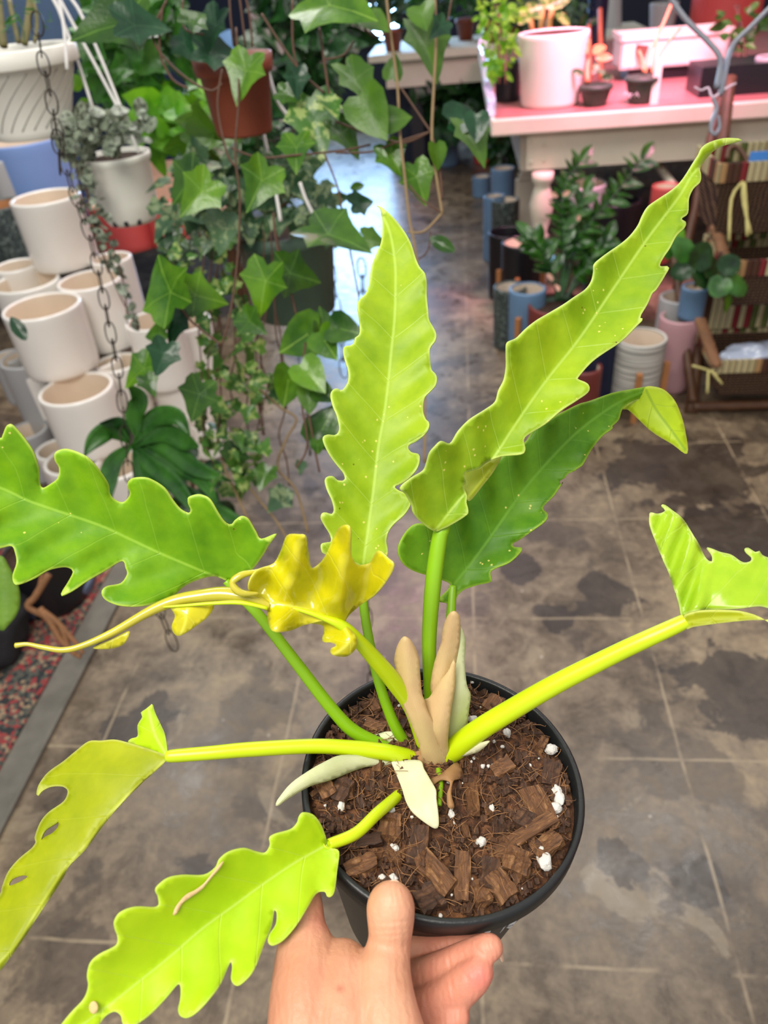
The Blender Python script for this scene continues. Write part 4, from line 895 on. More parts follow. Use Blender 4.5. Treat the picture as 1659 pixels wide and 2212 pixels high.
foliage('foliage', hp2, [(150, 330), (190, 345), (215, 420), (235, 470), (245, 560), (300, 690), (285, 700), (240, 600), (205, 520), (170, 440)], 1.6, 1.68, 110, .020, M['silver'], 'round', .6, .5, 6)['label'] = 'trailing strands'
for k, a in enumerate(([(170, 330), (190, 430), (215, 520), (250, 620), (300, 715)], [(180, 335), (200, 460), (245, 540), (268, 620), (275, 700)], [(160, 330), (180, 440), (200, 500), (235, 590)])): ptube('trailing_stem', [(x, y, 1.64, 1.6) for x, y in a], M['vine'], hp2, 5, 4)

# chains
def chain_thing(label, pts, d, link_px, gauge):
    q = catmull([(x, y) for x, y in pts], 30); acc = 0; last = q[0]; c0 = P(q[0][0], q[0][1], d)
    th = thing('chain', label, 'chain', c0, 'dark chains hanging among the plants'); L = link_px*d/F
    bm = bmesh.new(); N = 18
    ring = [Vector((.24*L*math.cos(a), 0, .56*L*math.copysign(abs(math.sin(a))**.8, math.sin(a)))) for a in [2*math.pi*(k+.5)/N for k in range(N)]]
    g = gauge*d/F; rings = []
    for k in range(N):
        p = ring[k]; tn = (ring[(k+1) % N]-ring[k-1]).normalized(); b = Vector((0, 1, 0)); nn = tn.cross(b).normalized()
        rings.append([bm.verts.new(p+g*(math.cos(a)*nn+math.sin(a)*b)) for a in [2*math.pi*j/6 for j in range(6)]])
    for k in range(N):
        for j in range(6): bm.faces.new((rings[k][j], rings[(k+1) % N][j], rings[(k+1) % N][(j+1) % 6], rings[k][(j+1) % 6]))
    me = bpy.data.meshes.new('link'); bm.to_mesh(me); bm.free(); me.materials.append(M['chain'])
    for p in me.polygons: p.use_smooth = True
    i = 0; step = link_px*.86
    for k in range(1, len(q)):
        seg = math.hypot(q[k][0]-q[k-1][0], q[k][1]-q[k-1][1]); acc += seg
        if acc >= step:
            acc -= step; a, b = P(last[0], last[1], d), P(q[k][0], q[k][1], d); o = bpy.data.objects.new('link', me); COL.objects.link(o); o.parent = th
            o.matrix_parent_inverse = world_of(th).inverted(); o.location = (a+b)/2
            zz = (a-b).normalized(); rot = zz.to_track_quat('Z', 'Y').to_matrix() @ Matrix.Rotation(math.radians(90*(i % 2)+20), 3, 'Z'); o.rotation_euler = rot.to_euler(); i += 1; last = q[k]
chain_thing('dark chain crossing in front of the top left white planter', [(78, 30), (90, 120), (108, 200), (118, 260), (128, 330), (130, 395)], 1.2, 50, 1.7)
chain_thing('dark chain running down in front of the white ceramic pile', [(120, 260), (150, 390), (190, 500), (215, 600), (235, 700), (255, 800), (265, 880), (272, 960), (285, 1075), (310, 1200), (342, 1310), (388, 1425)], 1.35, 44, 1.5)
chain_thing('dark chain down the right side of the green hanging pot', [(560, 300), (640, 330), (700, 470), (718, 600), (735, 720), (745, 820)], 1.7, 40, 1.3)
chain_thing('dark chain below the glossy ivy leaves in the middle', [(640, 690), (658, 800), (664, 900), (672, 1010)], 1.4, 42, 1.4)
chain_thing('dark chain behind the upright middle leaf, down to its stalk', [(780, 560), (786, 700), (788, 1000), (790, 1200), (794, 1330), (800, 1430), (806, 1500)], 1.6, 40, 1.5)

# terracotta hanging pot with ivy
tb = P(500, 118, 1.30)
tp = thing('hanging_ivy', 'ivy with large plain leaves in a terracotta coloured hanging pot', 'hanging plant', tb-Vector((0, 0, .1)))
lathe('pot', [(0, -.125), (.050, -.125), (.052, -.12), (.062, -.03), (.067, -.029), (.070, -.02), (.071, 0), (.066, 0), (.064, -.01), (0, -.012)], tb, [M['terra'], M['dirt']], tp, 40, mis=[0]*8+[1])
for a in ([(505, 100), (498, 40), (495, -20)], [(530, 100), (522, 30), (515, -20)], [(545, 100), (540, 40), (528, -20)]): ptube('hanger_wire', [(x, y, 1.26, 2.5) for x, y in a], M['vine'], tp, 6, 2)
for a in ([(510, 60), (516, 200), (508, 330), (518, 430), (512, 570), (495, 690), (478, 745)], [(565, 30), (610, 100), (655, 160), (700, 200)], [(480, 150), (470, 230), (490, 330), (510, 360)], [(500, 320), (560, 340), (640, 335), (740, 325), (800, 312)],
          [(360, 0), (330, 80), (380, 150), (450, 195), (480, 180)], [(395, 0), (398, 60), (440, 75)], [(350, 20), (345, 110), (372, 170), (405, 190)], [(590, 460), (600, 540), (625, 620), (640, 680)], [(632, 0), (633, 100), (650, 170)], [(478, 745), (420, 700), (385, 660)]): ptube('vine', [(x, y, 1.2, 2.6) for x, y in a], M['vine'], tp, 6, 6)
for x, y, s, a, m in [(255, 60, 165, -155, 'ivy'), (300, 40, 110, 10, 'ivyD'), (455, 55, 92, -120, 'ivyD'), (400, 100, 70, -60, 'ivyD'), (470, 104, 105, 0, 'ivyD'), (525, 158, 100, -110, 'ivyB'), (420, 30, 70, 60, 'ivy'), (640, 170, 60, -90, 'ivyD'), (622, 205, 52, -20, 'ivy'),
                      (680, 262, 130, -80, 'variegL'), (715, 232, 64, -60, 'variegL'), (745, 290, 90, -50, 'ivy'), (640, 328, 84, -90, 'ivyB'), (562, 398, 104, -115, 'ivyB'), (352, 610, 150, 115, 'ivyB'), (432, 636, 100, -10, 'ivyB'), (566, 616, 110, -105, 'ivyB'), (640, 588, 105, -10, 'ivy'),
                      (380, 700, 90, -120, 'ivyD'), (330, 715, 70, 180, 'ivy'), (350, 770, 76, -110, 'ivyD'), (300, 800, 86, -140, 'ivyB'), (322, 830, 50, -60, 'ivy'), (425, 860, 90, -110, 'ivy'), (545, 700, 72, -40, 'ivy'), (480, 500, 90, -90, 'varieg'), (400, 390, 100, -140, 'ivy'), (430, 420, 100, -130, 'ivyB')]:
    cam_leaf(x, y, random.uniform(1.14, 1.24), s, a, M[m], tp)

# ivy strands from a pot above the frame
iv = thing('hanging_ivy', 'long bare ivy strands with scattered olive leaves hanging from above, middle of the shop', 'hanging plant', P(880, 0, 1.2))
for a, m, r in (([(832, -30), (842, 60), (858, 180), (864, 290), (874, 380), (884, 470), (900, 560), (912, 700), (918, 850), (917, 1000)], 'vineL', 3.2), ([(938, -30), (942, 80), (937, 190), (933, 300), (944, 390), (955, 460)], 'vineL', 3.4), ([(955, 460), (915, 500), (880, 500)], 'vineL', 2.6),
                ([(866, 190), (900, 240), (930, 284)], 'vine', 2.6), ([(930, 284), (870, 308), (800, 290), (725, 262)], 'vine', 2.6), ([(725, 330), (800, 328), (850, 310), (930, 284)], 'vine', 2.2), ([(690, 60), (700, 130), (712, 210)], 'vine', 3), ([(700, 128), (740, 120), (765, 88)], 'vine', 2.2),
                ([(780, 30), (790, 65), (820, 80), (840, 64)], 'vine', 2.4), ([(945, 70), (965, 50), (975, 0)], 'vine', 2.2), ([(955, 460), (910, 430), (884, 400)], 'vine', 2.2), ([(935, 300), (950, 370), (955, 430)], 'vine', 3), ([(700, 330), (728, 400), (738, 450)], 'vine', 2.0), ([(740, 460), (760, 560), (775, 640)], 'vine', 1.8),
                ([(660, 740), (650, 850), (664, 960), (640, 1010)], 'vine', 2.4), ([(660, 800), (668, 900), (690, 1020)], 'vine', 2.4), ([(905, 560), (925, 540), (930, 500)], 'vine', 1.6)): ptube('vine', [(x, y, 1.17, r) for x, y in a], M[m], iv, 7, 6)
for x, y, s, a, m, k in [(728, 28, 170, -30, 'ivyB', 'ivy'), (812, 55, 66, -40, 'ivyO', 'heart'), (912, 40, 70, -80, 'ivyO', 'heart'), (925, 100, 120, -70, 'ivyO', 'ivy'), (775, 175, 110, -50, 'ivyO', 'ivy'), (800, 245, 110, -60, 'ivyO', 'heart'), (852, 258, 66, 10, 'ivyO', 'heart'), (770, 250, 60, -40, 'ivy', 'heart'),
                         (848, 340, 76, -60, 'ivyB', 'ivy'), (905, 388, 84, -70, 'ivyB', 'ivy'), (1002, 248, 84, 20, 'ivyD', 'heart'), (1022, 300, 104, -62, 'ivyO', 'ivy'), (1030, 270, 60, -90, 'ivyD', 'heart'), (945, 332, 54, -80, 'ivyO', 'heart'), (725, 512, 150, -25, 'ivy', 'ivy'), (782, 432, 60, 25, 'ivyD', 'ivy'),
                         (808, 515, 60, -10, 'ivyO', 'ivy'), (950, 525, 64, -30, 'ivy', 'oval'), (652, 728, 110, -150, 'ivyB', 'heart'), (705, 745, 80, -60, 'ivyB', 'heart'), (700, 700, 66, 100, 'ivy', 'heart'), (745, 715, 80, -20, 'ivy', 'heart'), (622, 830, 86, -100, 'ivyB', 'heart'), (672, 812, 84, -50, 'ivyB', 'heart'), (700, 850, 56, -30, 'ivy', 'heart'),
                         (700, 920, 90, 60, 'ivy', 'heart'), (668, 860, 60, -90, 'ivyO', 'heart'), (685, 965, 36, -90, 'ivyB', 'heart'), (850, 150, 50, 80, 'ivyO', 'heart'), (950, 60, 50, -130, 'ivyD', 'ivy'), (820, 330, 40, -40, 'ivy', 'oval'), (770, 400, 40, 30, 'ivy', 'oval')]:
    cam_leaf(x, y, random.uniform(1.12, 1.2), s, a, M[m], iv, k)

# green hanging pot with variegated ivy
gb = P(610, 487, 1.62)
gp = thing('hanging_ivy', 'variegated grey-green ivy spilling from a big dark green hanging pot', 'hanging plant', gb-Vector((0, 0, .15)))
lathe('pot', [(0, -.195), (.088, -.195), (.094, -.19), (.108, -.03), (.114, -.028), (.116, -.02), (.116, 0), (.110, 0), (.107, -.01), (0, -.015)], gb, [M['green_pl'], M['dirt']], gp, 48, mis=[0]*8+[1])
for a in ([(572, 128), (585, 175), (600, 220), (625, 255)], [(560, 240), (568, 280), (578, 330)], [(592, 395), (600, 440), (606, 478)], [(648, 395), (660, 430), (680, 470)]): ptube('hanger_wire', [(x, y, 1.42, 4) for x, y in a], M['wire'], gp, 6, 3)
foliage('foliage', gp, [(500, 330), (640, 330), (730, 430), (735, 490), (640, 480), (520, 500), (440, 540), (350, 560), (330, 480), (345, 400), (420, 330)], 1.45, 1.7, 190, .05, M['varieg'], 'ivy', .6, .6, 11)
foliage('foliage', gp, [(340, 520), (500, 510), (520, 620), (560, 700), (600, 840), (600, 930), (540, 1080), (470, 1060), (420, 960), (420, 840), (440, 720), (380, 640)], 1.35, 1.6, 150, .036, M['variegL'], 'ivy', .5, .7, 12)['label'] = 'cascading smaller cream-edged leaves'
for k in range(13):
    x0 = 430+k*14; pts = [(x0, 500)]; x = x0; y = 500; rnd = random.Random(k)
    while y < 800+rnd.uniform(0, 350): x += rnd.uniform(-14, 18); y += 55; pts.append((x, y))
    ptube('vine', [(a, b, 1.48+.01*k % .1, 1.8) for a, b in pts], M['vine'], gp, 5, 5)
for a in ([(560, 840), (605, 880), (640, 905), (618, 950), (600, 1010), (640, 1060), (665, 1150)], [(520, 1030), (560, 1080), (600, 1130), (640, 1200)], [(480, 1000), (540, 1130), (580, 1190)]): ptube('vine', [(x, y, 1.45, 2.8) for x, y in a], M['vineL'], gp, 6, 6)
for x, y, s, a, m in [(572, 1030, 56, -110, 'ivy'), (600, 1080, 60, -130, 'varieg'), (505, 990, 70, -100, 'ivy'), (650, 1010, 30, -90, 'varieg'), (545, 960, 60, -30, 'variegL'), (620, 1075, 40, -60, 'varieg')]: cam_leaf(x, y, 1.42, s, a, M[m], gp)

# strap-leaved plant
sp_ = thing('hanging_plant', 'strap-leaved green plant in front of the lowest white pots', 'plant', P(290, 960, 1.5))
def strap(pts, mat, parent, name='leaf'):
    q = catmull(pts, 6); bm = bmesh.new(); rows = []
    for i, (x, y, d, w) in enumerate(q):
        x2, y2 = q[min(i+1, len(q)-1)][:2]; x1, y1 = q[max(i-1, 0)][:2]; L = math.hypot(x2-x1, y2-y1) or 1; nx, ny = -(y2-y1)/L, (x2-x1)/L
        rows.append([bm.verts.new(P(x+nx*w*k, y+ny*w*k, d-(.008*abs(k) if name == 'leaf' else 0))) for k in (-1, -.5, 0, .5, 1)])
    for i in range(len(rows)-1):
        for j in range(4): bm.faces.new((rows[i][j], rows[i+1][j], rows[i+1][j+1], rows[i][j+1]))
    o = fin(bm, name, mat, parent); m = o.modifiers.new('t', 'SOLIDIFY'); m.thickness = .0012; return o
for pts in ([(280, 955), (240, 930), (205, 950), (182, 985)], [(290, 960), (330, 905), (380, 900), (410, 940)], [(285, 965), (350, 935), (400, 955), (430, 965)], [(285, 960), (245, 1000), (232, 1050), (238, 1090)], [(290, 965), (330, 1010), (380, 1050), (440, 1130)],
            [(300, 960), (370, 1000), (430, 1030), (470, 1090)], [(290, 965), (310, 1040), (350, 1090), (400, 1110)], [(300, 950), (290, 900), (300, 860), (275, 830)], [(310, 960), (360, 965), (420, 1010), (500, 1040)], [(280, 950), (260, 915), (215, 915)], [(300, 990), (420, 1080), (520, 1140), (560, 1190)]):
    n = len(pts); strap([(x, y, 1.5-.03*i, [5, 20, 19, 2][i] if n == 4 else [5, 14, 2][i]) for i, (x, y) in enumerate(pts)], M['mid'] if len(pts) == 4 else M['deep'], sp_)

# masses of plants behind the hanging ones
def bush(label, poly, d0, d1, n, size, mat, kind, seed, group=None, name='leafy_plant', stems=2, **kw):
    xs = [p[0] for p in poly]; ys = [p[1] for p in poly]; x, y = sum(xs)/len(xs), sum(ys)/len(ys)
    t_ = thing(name, label, 'plant', P(x, max(ys), (d0+d1)/2), group); foliage('foliage', t_, poly, d0, d1, n, size, mat, kind, seed=seed, **kw)
    for k in range(stems): ptube('stem', [(x+k*14, max(ys), (d0+d1)/2, 3), (x+10*k, y, (d0+d1)/2, 3), (x-8*k, min(ys)+10, (d0+d1)/2, 2)], M['vine'], t_, 5, 3)
    return t_
bush('mid green ivy mass behind the wires, left of the terracotta pot', [(170, 0), (420, 0), (420, 240), (300, 260), (190, 200)], 2.0, 2.3, 170, .075, M['mid'], 'ivy', 21)
bush('pothos with yellow-green leaves behind the small white pot', [(310, 190), (470, 200), (500, 330), (340, 345), (300, 260)], 1.95, 2.2, 60, .08, M['lime'], 'heart', 22)
bush('olive heart-leaved plant under the terracotta pot', [(390, 240), (520, 240), (520, 330), (400, 330)], 1.5, 1.7, 26, .065, M['ivyO'], 'heart', 23)
bush('dark small-leaved plant behind the green pot ivy', [(430, 250), (640, 260), (640, 420), (430, 420)], 2.1, 2.4, 90, .07, M['deep'], 'ivy', 24)
bush('dim green plants at the back behind the ivy strands', [(560, -20), (790, -20), (770, 60), (740, 110), (690, 190), (600, 230), (560, 150)], 3.0, 3.4, 190, .12, M['deep'], 'ivy', 25)
bush('fresh green plant seen low between the cascading vines', [(300, 1000), (420, 980), (520, 1080), (500, 1200), (330, 1160)], 2.0, 2.2, 50, .09, M['deep'], 'oval', 26)
for x, y, s, a in ((160, 176, 36, -60), (180, 226, 32, -30)): tag(cam_leaf(x, y, 1.75, s, a, M['lime'], None, 'round', 0, 0, 'small_lime_leaf'), 'small lime leaf %s the first white hanging planter' % ('beside' if y < 200 else 'below and right of'), 'leaf')  # lime is the own colour of these two leaves

# left side things
cpot('ceramic_planter', 'big light blue glazed planter under the top left hanging planter', 'planter', 44, 300, 186, .62, .95, M['skyblue'], M['cerin'], None, .93, seg=4 if False else 44)
o, c, R = cpot('ceramic_pot', 'coral red pot behind the small white hanging pot', 'pot', 262, 430, 150, .55, .74, M['coral'])
cpot('ceramic_pot', 'second coral pot farther right behind the ivy', 'pot', 352, 442, 80, .55, .72, M['coral'])
cpot('ceramic_pot', 'dark green marbled pot at the left frame edge', 'pot', 2, 440, 110, .45, .78, M['speck'], M['wood'])
cpot('ceramic_pot', 'grey ribbed pot with a brown wooden rim at the left frame edge', 'pot', -8, 345, 60, .7, .9, M['cerg'], M['wood_d'])
cpot('ceramic_pot', 'dark blue pot behind the hanging chain', 'pot', 120, 300, 110, .5, .9, simple('denim_blue', lin(38, 72, 120), .5), M['darkblue'])
sh_ = thing('shelf', 'low wooden bench carrying the blue and coral pots behind the white pile', 'shelf', G(150, 560)); c_ = room(G(150, 470, .55))
bm = bmesh.new(); rbox(bm, c_[0]-1.1, c_[0]+.9, c_[1]-.15, c_[1]+1.2, .50, .55); fin(bm, 'shelf_board', simple('bench_wood', lin(176, 128, 92), .6, .2, 8), sh_, False)
for du, dv in ((-1, -.1), (.8, -.1), (-1, 1.1), (.8, 1.1)):
    bm = bmesh.new(); rbox(bm, c_[0]+du, c_[0]+du+.06, c_[1]+dv, c_[1]+dv+.06, 0, .5); fin(bm, 'leg', M['wood_d'], sh_, False)
# floor level, lower left
q = G(120, 1275); cpot('ceramic_pot', 'black pot standing on the rug below the big lobed leaf', 'pot', 75, 1190, 150, 0.012, .2, M['black'], M['dirt'], fill=.03)
cpot('saucer', 'blue-grey saucer under the black pot near the rug', 'saucer', 105, 1255, 190, 0.012, .05, simple('slate_blue', lin(92, 104, 130), .5), None)
M['cloth'] = simple('dark_cloth', lin(36, 36, 40), .95, .4, 30, bump=.6)
bm = bmesh.new(); bmesh.ops.create_icosphere(bm, subdivisions=4, radius=1); q = G(5, 1400)
for v_ in bm.verts:
    n_ = 1+.28*mnoise.noise(v_.co*2.2)+.08*mnoise.noise(v_.co*7); v_.co = Vector((v_.co.x*.13*n_, v_.co.y*.2*n_, max(-.4, v_.co.z)*.14*n_))+Vector((q.x-.05, q.y, .07))
tag(fin(bm, 'cloth_bag', M['cloth'], None), 'crumpled dark cloth bag lying on the rug at the left edge', 'bag')
M['root'] = simple('twisted_root', lin(150, 104, 66), .7, .35, 40, bump=.5)
rt_ = thing('root', 'twisted brown aerial root reaching over the rug', 'root', P(120, 1400, 1.5))
for a, r in (([(105, 1240), (75, 1290), (60, 1310), (95, 1330), (130, 1350), (150, 1400), (175, 1420)], 8), ([(85, 1315), (110, 1345), (130, 1380), (165, 1415)], 9), ([(60, 1300), (80, 1280), (90, 1240)], 5), ([(95, 1322), (125, 1345), (160, 1385), (180, 1412)], 7)): ptube('root_strand', [(x, y, 1.9, r*(1-.5*i/len(a))) for i, (x, y) in enumerate(a)], M['root'], rt_, 8, 5)
lf = sheet('hanging_leaf', [(0, 1200), (20, 1225), (38, 1260), (44, 1300), (35, 1330), (14, 1355), (5, 1362), (-20, 1350), (-50, 1300), (-50, 1220)], [(0, 1180, .9), (8, 1360, .9)], foliage_mat('yellowing_leaf', lin(126, 164, 50), lin(96, 140, 44), .5, trans=.3), None, cup=.03)
tag(lf, 'yellowing oval leaf poking in at the left edge below the lobed leaf', 'leaf')
tag(cam_leaf(45, 715, 1.3, 60, 120, M['ivyD'], None, 'oval', 10, 20, 'hanging_leaf'), 'small glossy leaf in front of the foremost white pot', 'leaf')

# ------------------------------------------------------------------ on the table
def basept(x, y, z): return G(x, y, z)
def pot_on(name, label, cat, x, ytop, ybase, w, z0, mat, inner=None, **kw):
    """height from the photo: pixel rows of rim centre and base centre"""
    b = G(x, ybase, z0); lo, hi = 0.01, 1.2
    for _ in range(40):
        m_ = (lo+hi)/2; p_ = b+Vector((0, 0, m_)); v_ = p_-CAM; yy = CY-F*v_.dot(UP)/v_.dot(FW)
        if yy > ytop: lo = m_
        else: hi = m_
    xt = CX+F*v_.dot(RT)/v_.dot(FW)
    return cpot(name, label, cat, xt, ytop, w, z0, z0+lo, mat, inner, **kw)
def empty_with(label, cat, name, obj):
    for k in ('label', 'category', 'group'):
        if k in obj.keys(): del obj[k]
    t_ = thing(name, label, cat, obj.location.copy()); obj.parent = t_; obj.matrix_parent_inverse = world_of(t_).inverted(); return t_
o, c, R = pot_on('pot', None, None, 1188, 68, 226, 152, TZ, M['white'], M['dirt'], taper=.84, ribs=24, fill=.02)
wp = empty_with('large ribbed white planter with a rubbery speckled plant, pink lit', 'potted plant', 'potted_plant', o)
for x, y, s, a in ((1150, 20, 60, 200), (1200, 5, 66, 20), (1135, 40, 50, 230), (1215, 35, 44, -20), (1175, -10, 60, 100), (1160, 35, 36, 160)): cam_leaf(x, y, 3.6, s, a, M['variegL'], wp, 'oval')
for a in ([(1168, 66), (1172, 20), (1176, -20)], [(1185, 66), (1190, 30), (1200, 0)], [(1150, 66), (1145, 30)]): ptube('stem', [(x, y, 3.75, 6) for x, y in a], simple('tan_stem', lin(222, 170, 100), .5), wp, 7, 3)
for i, (x, yt, yb, w, lab) in enumerate(((1284, 183, 228, 68, 'small dark green nursery pot with an orange-leaved seedling'), (1383, 165, 222, 72, 'small dark green nursery pot with pale writing and a bare orange stem'))):
    o, c, R = pot_on('pot', None, None, x, yt, yb, w, TZ, M['dgreen'], M['dirt'], taper=.72, fill=.01, seg=32)
    t_ = empty_with(lab, 'potted plant', 'potted_plant', o); d_ = dep(c+Vector((0, 0, .1)))
    bm = bmesh.new(); lathe_bm(bm, [(R+.001, -.018), (R+.005, -.016), (R+.005, 0), (R-.002, .002)], G(x, yt, c.z+0) if False else c+Vector((0, 0, (o.dimensions.z or .13))), 32); fin(bm, 'rim', M['dgreen'], t_)
    if i == 0:
        om = simple('orange_leaf', lin(214, 120, 72), .5, .15, 20)
        ptube('stem', [(1270, 178, d_, 6), (1268, 150, d_, 5), (1272, 130, d_, 4)], simple('coral_stem', lin(222, 130, 90), .5), t_, 7, 3)
        for xx, yy, s, a, m in ((1262, 100, 46, 110, om), (1295, 102, 50, 50, om), (1300, 128, 36, -10, om), (1240, 135, 36, 190, M['varieg']), (1250, 158, 30, 170, M['varieg']), (1300, 155, 40, -20, M['varieg']), (1310, 165, 30, 0, M['varieg']), (1285, 150, 30, 60, M['varieg'])): cam_leaf(xx, yy, d_-.03, s, a, m, t_, 'oval')
    else:
        for a in ([(1395, 158), (1400, 120), (1425, 70), (1450, 10)], [(1408, 158), (1415, 110), (1425, 60)], [(1390, 155), (1388, 130), (1380, 110)], [(1412, 155), (1430, 110), (1470, 60)]): ptube('stem', [(x_, y_, d_, 3) for x_, y_ in a], simple('tan_stem', lin(210, 140, 96), .5), t_, 6, 3)
        bm = bmesh.new()
        for a in ([(1347, 205), (1352, 198), (1356, 208)], [(1358, 200), (1360, 212), (1365, 202)], [(1370, 208), (1376, 200), (1380, 210)]): tube_bm(bm, [P(x_, y_, d_-R-.012) for x_, y_ in a], .0018, 4)
        fin(bm, 'handwriting', M['wire'], t_)
# wedge shaped tag beside
bm = bmesh.new(); q = G(1412, 225, TZ); box(bm, q+Vector((0, 0, .09)), (.018, .002, .09)); tag(fin(bm, 'plant_tag', M['white'], None, False), 'white plastic tag standing right of the pot with writing', 'tag')
# white trough, dark base
c0 = room(G(1352, 195, TZ)); tv = c0[1]+.25; ul = room(V(1338, 150, tv))[0]; ur = room(V(1570, 120, tv))[0]; zt = V(1338, 78, tv).z; zb = V(1338, 152, tv).z
tr = thing('planter_box', 'white rectangular planter box with a worn hole in its front', 'planter', RM((ul+ur)/2, tv+.12, TZ))
bm = bmesh.new(); rbox(bm, ul, ur, tv, tv+.015, zb, zt); rbox(bm, ul, ur, tv+.23, tv+.245, zb, zt); rbox(bm, ul, ul+.015, tv, tv+.24, zb, zt); rbox(bm, ur-.015, ur, tv, tv+.24, zb, zt); rbox(bm, ul, ur, tv, tv+.24, zb, zb+.015)
fin(bm, 'box', M['white'], tr, False)
bm = bmesh.new(); rbox(bm, ul-.012, ur+.012, tv-.012, tv, zt-.025, zt+.004); rbox(bm, ul-.012, ul, tv-.012, tv+.255, zt-.025, zt+.004); fin(bm, 'rim', M['white'], tr, False)
sheet('worn_hole', [(1376, 92), (1386, 84), (1404, 84), (1402, 100), (1392, 124), (1382, 126), (1374, 110)], [(1390, 84, dep(V(1390, 100, tv-.004))), (1384, 124, dep(V(1390, 100, tv-.004)))], simple('bare_wood', lin(96, 60, 40), .8, .3, 30), tr, step=8, thick=0)
bm = bmesh.new(); rbox(bm, ul+.05, ur+.9, tv+.02, tv+.22, TZ, zb-.004); tag(fin(bm, 'tray', M['black'], None, False), 'black plastic tray underneath the white planter box', 'tray')
pot_on('ceramic_pot', 'pale green-white pot on the back of the table behind the planter box', 'pot', 1428, 5, 70, 62, TZ+.02, M['cerg'], M['dirt'], taper=.8, fill=.01)
pot_on('ceramic_pot', 'grey-green pot behind the two small nursery pots', 'pot', 1316, -10, 62, 40, TZ, M['cerg'], taper=1.3)
pot_on('ceramic_pot', 'dark cylinder pot at the left end of the table behind the ribbed planter', 'pot', 1096, 130, 218, 56, TZ, M['black'], M['dirt'], fill=.01)
pot_on('ceramic_pot', 'big coral pot at the upper right back of the table', 'pot', 1560, -40, 70, 150, TZ, M['coral'], M['dirt'], fill=.01)
pot_on('ceramic_pot', 'dark blue pot on wooden legs behind the ribbed planter', 'pot', 1285, -20, 100, 44, TZ, M['darkblue'])
pot_on('ceramic_pot', 'grey round pot at the right edge of the table', 'pot', 1650, 120, 195, 60, TZ, M['cerg'], M['dirt'], fill=.01)
tray2 = bmesh.new(); q = G(1600, 195, TZ); box(tray2, q+Vector((0, 0, .06)), (.22, .12, .06), M4); tag(fin(tray2, 'tray', M['black'], None, False), 'dark nursery tray at the right end of the table by the hook', 'tray')
for k, (x, y0_, y1_) in enumerate(((1272, 55, 170), (1296, 20, 170))):
    bm = bmesh.new(); tube_bm(bm, [P(x, y0_, 3.9), P(x+2, y1_, 3.85)], .013, 6); tag(fin(bm, 'wooden_peg', simple('orange_wood', lin(150, 84, 52), .5), None), '%s orange wooden stand leg behind the ribbed planter' % ('shorter' if k == 0 else 'taller'), 'stand leg')
bush('bright moss and small-leaved plant at the left end of the table', [(1030, 0), (1120, 0), (1118, 90), (1095, 160), (1060, 180), (1045, 100)], 3.0, 3.6, 170, .05, M['lime'], 'oval', 31, down=.4)
bush('deep green feathery plant behind the ribbed planter', [(1090, 0), (1290, 0), (1270, 60), (1120, 60)], 4.1, 4.4, 120, .09, M['deep'], 'oval', 32)
bush('leafy green seedling by the plastic hook', [(1545, 20), (1640, 0), (1659, 60), (1600, 130), (1570, 140), (1560, 80)], 3.4, 3.7, 26, .09, M['mid'], 'oval', 33)
# plastic glints along the table side
pl = thing('plastic_wrap', 'crinkled clear plastic hanging at the left edge of the cream table', 'plastic wrap', P(1050, 170, 3.5))
bm = bmesh.new(); rows = []
for i in range(14):
    f = i/13; rows.append([bm.verts.new(P(1034+f*22+k*9+random.uniform(-3, 3), 85+f*165+random.uniform(-4, 4), 3.55-.15*f+random.uniform(-.03, .03))) for k in range(3)])
for i in range(13):
    for k in range(2): bm.faces.new((rows[i][k], rows[i+1][k], rows[i+1][k+1], rows[i][k+1]))
t = NT('clear_plastic'); M['plastic'] = t.done(t.pbr(lin(214, 226, 250), .12, spec=.8, trans=.35)); fin(bm, 'film', M['plastic'], pl, False)

# hook and wires at the right
hk = thing('hanger_hook', 'clear plastic hanger wires meeting in a hook above the cream table', 'hanger', P(1550, 200, 1.6))
M['clear'] = simple('clear_grey_plastic', lin(150, 154, 166), .2, .1, 10, trans=.3)
for a, r in (([(1438, -20), (1480, 40), (1530, 90), (1556, 128), (1548, 190)], 6), ([(1680, 0), (1620, 60), (1582, 100), (1566, 160), (1556, 205)], 5.5), ([(1556, 128), (1560, 200)], 5)): ptube('hanger_wire', [(x, y, 1.6, rr) for (x, y), rr in zip(a, [r]*9)], M['clear'], hk, 8, 5)
ptube('hook', [(1540, 212, 1.6, 4), (1548, 235, 1.6, 5), (1538, 262, 1.6, 5), (1536, 282, 1.6, 4), (1545, 290, 1.6, 4), (1554, 275, 1.6, 4), (1552, 250, 1.6, 3)], M['clear'], hk, 8, 5)
ptube('twist_tie', [(1500, 188, 1.6, 2), (1515, 195, 1.6, 2), (1530, 190, 1.6, 2.5), (1540, 210, 1.6, 3), (1570, 190, 1.6, 3), (1590, 180, 1.6, 2)], simple('pink_tie', lin(226, 196, 214), .4), hk, 6, 5)

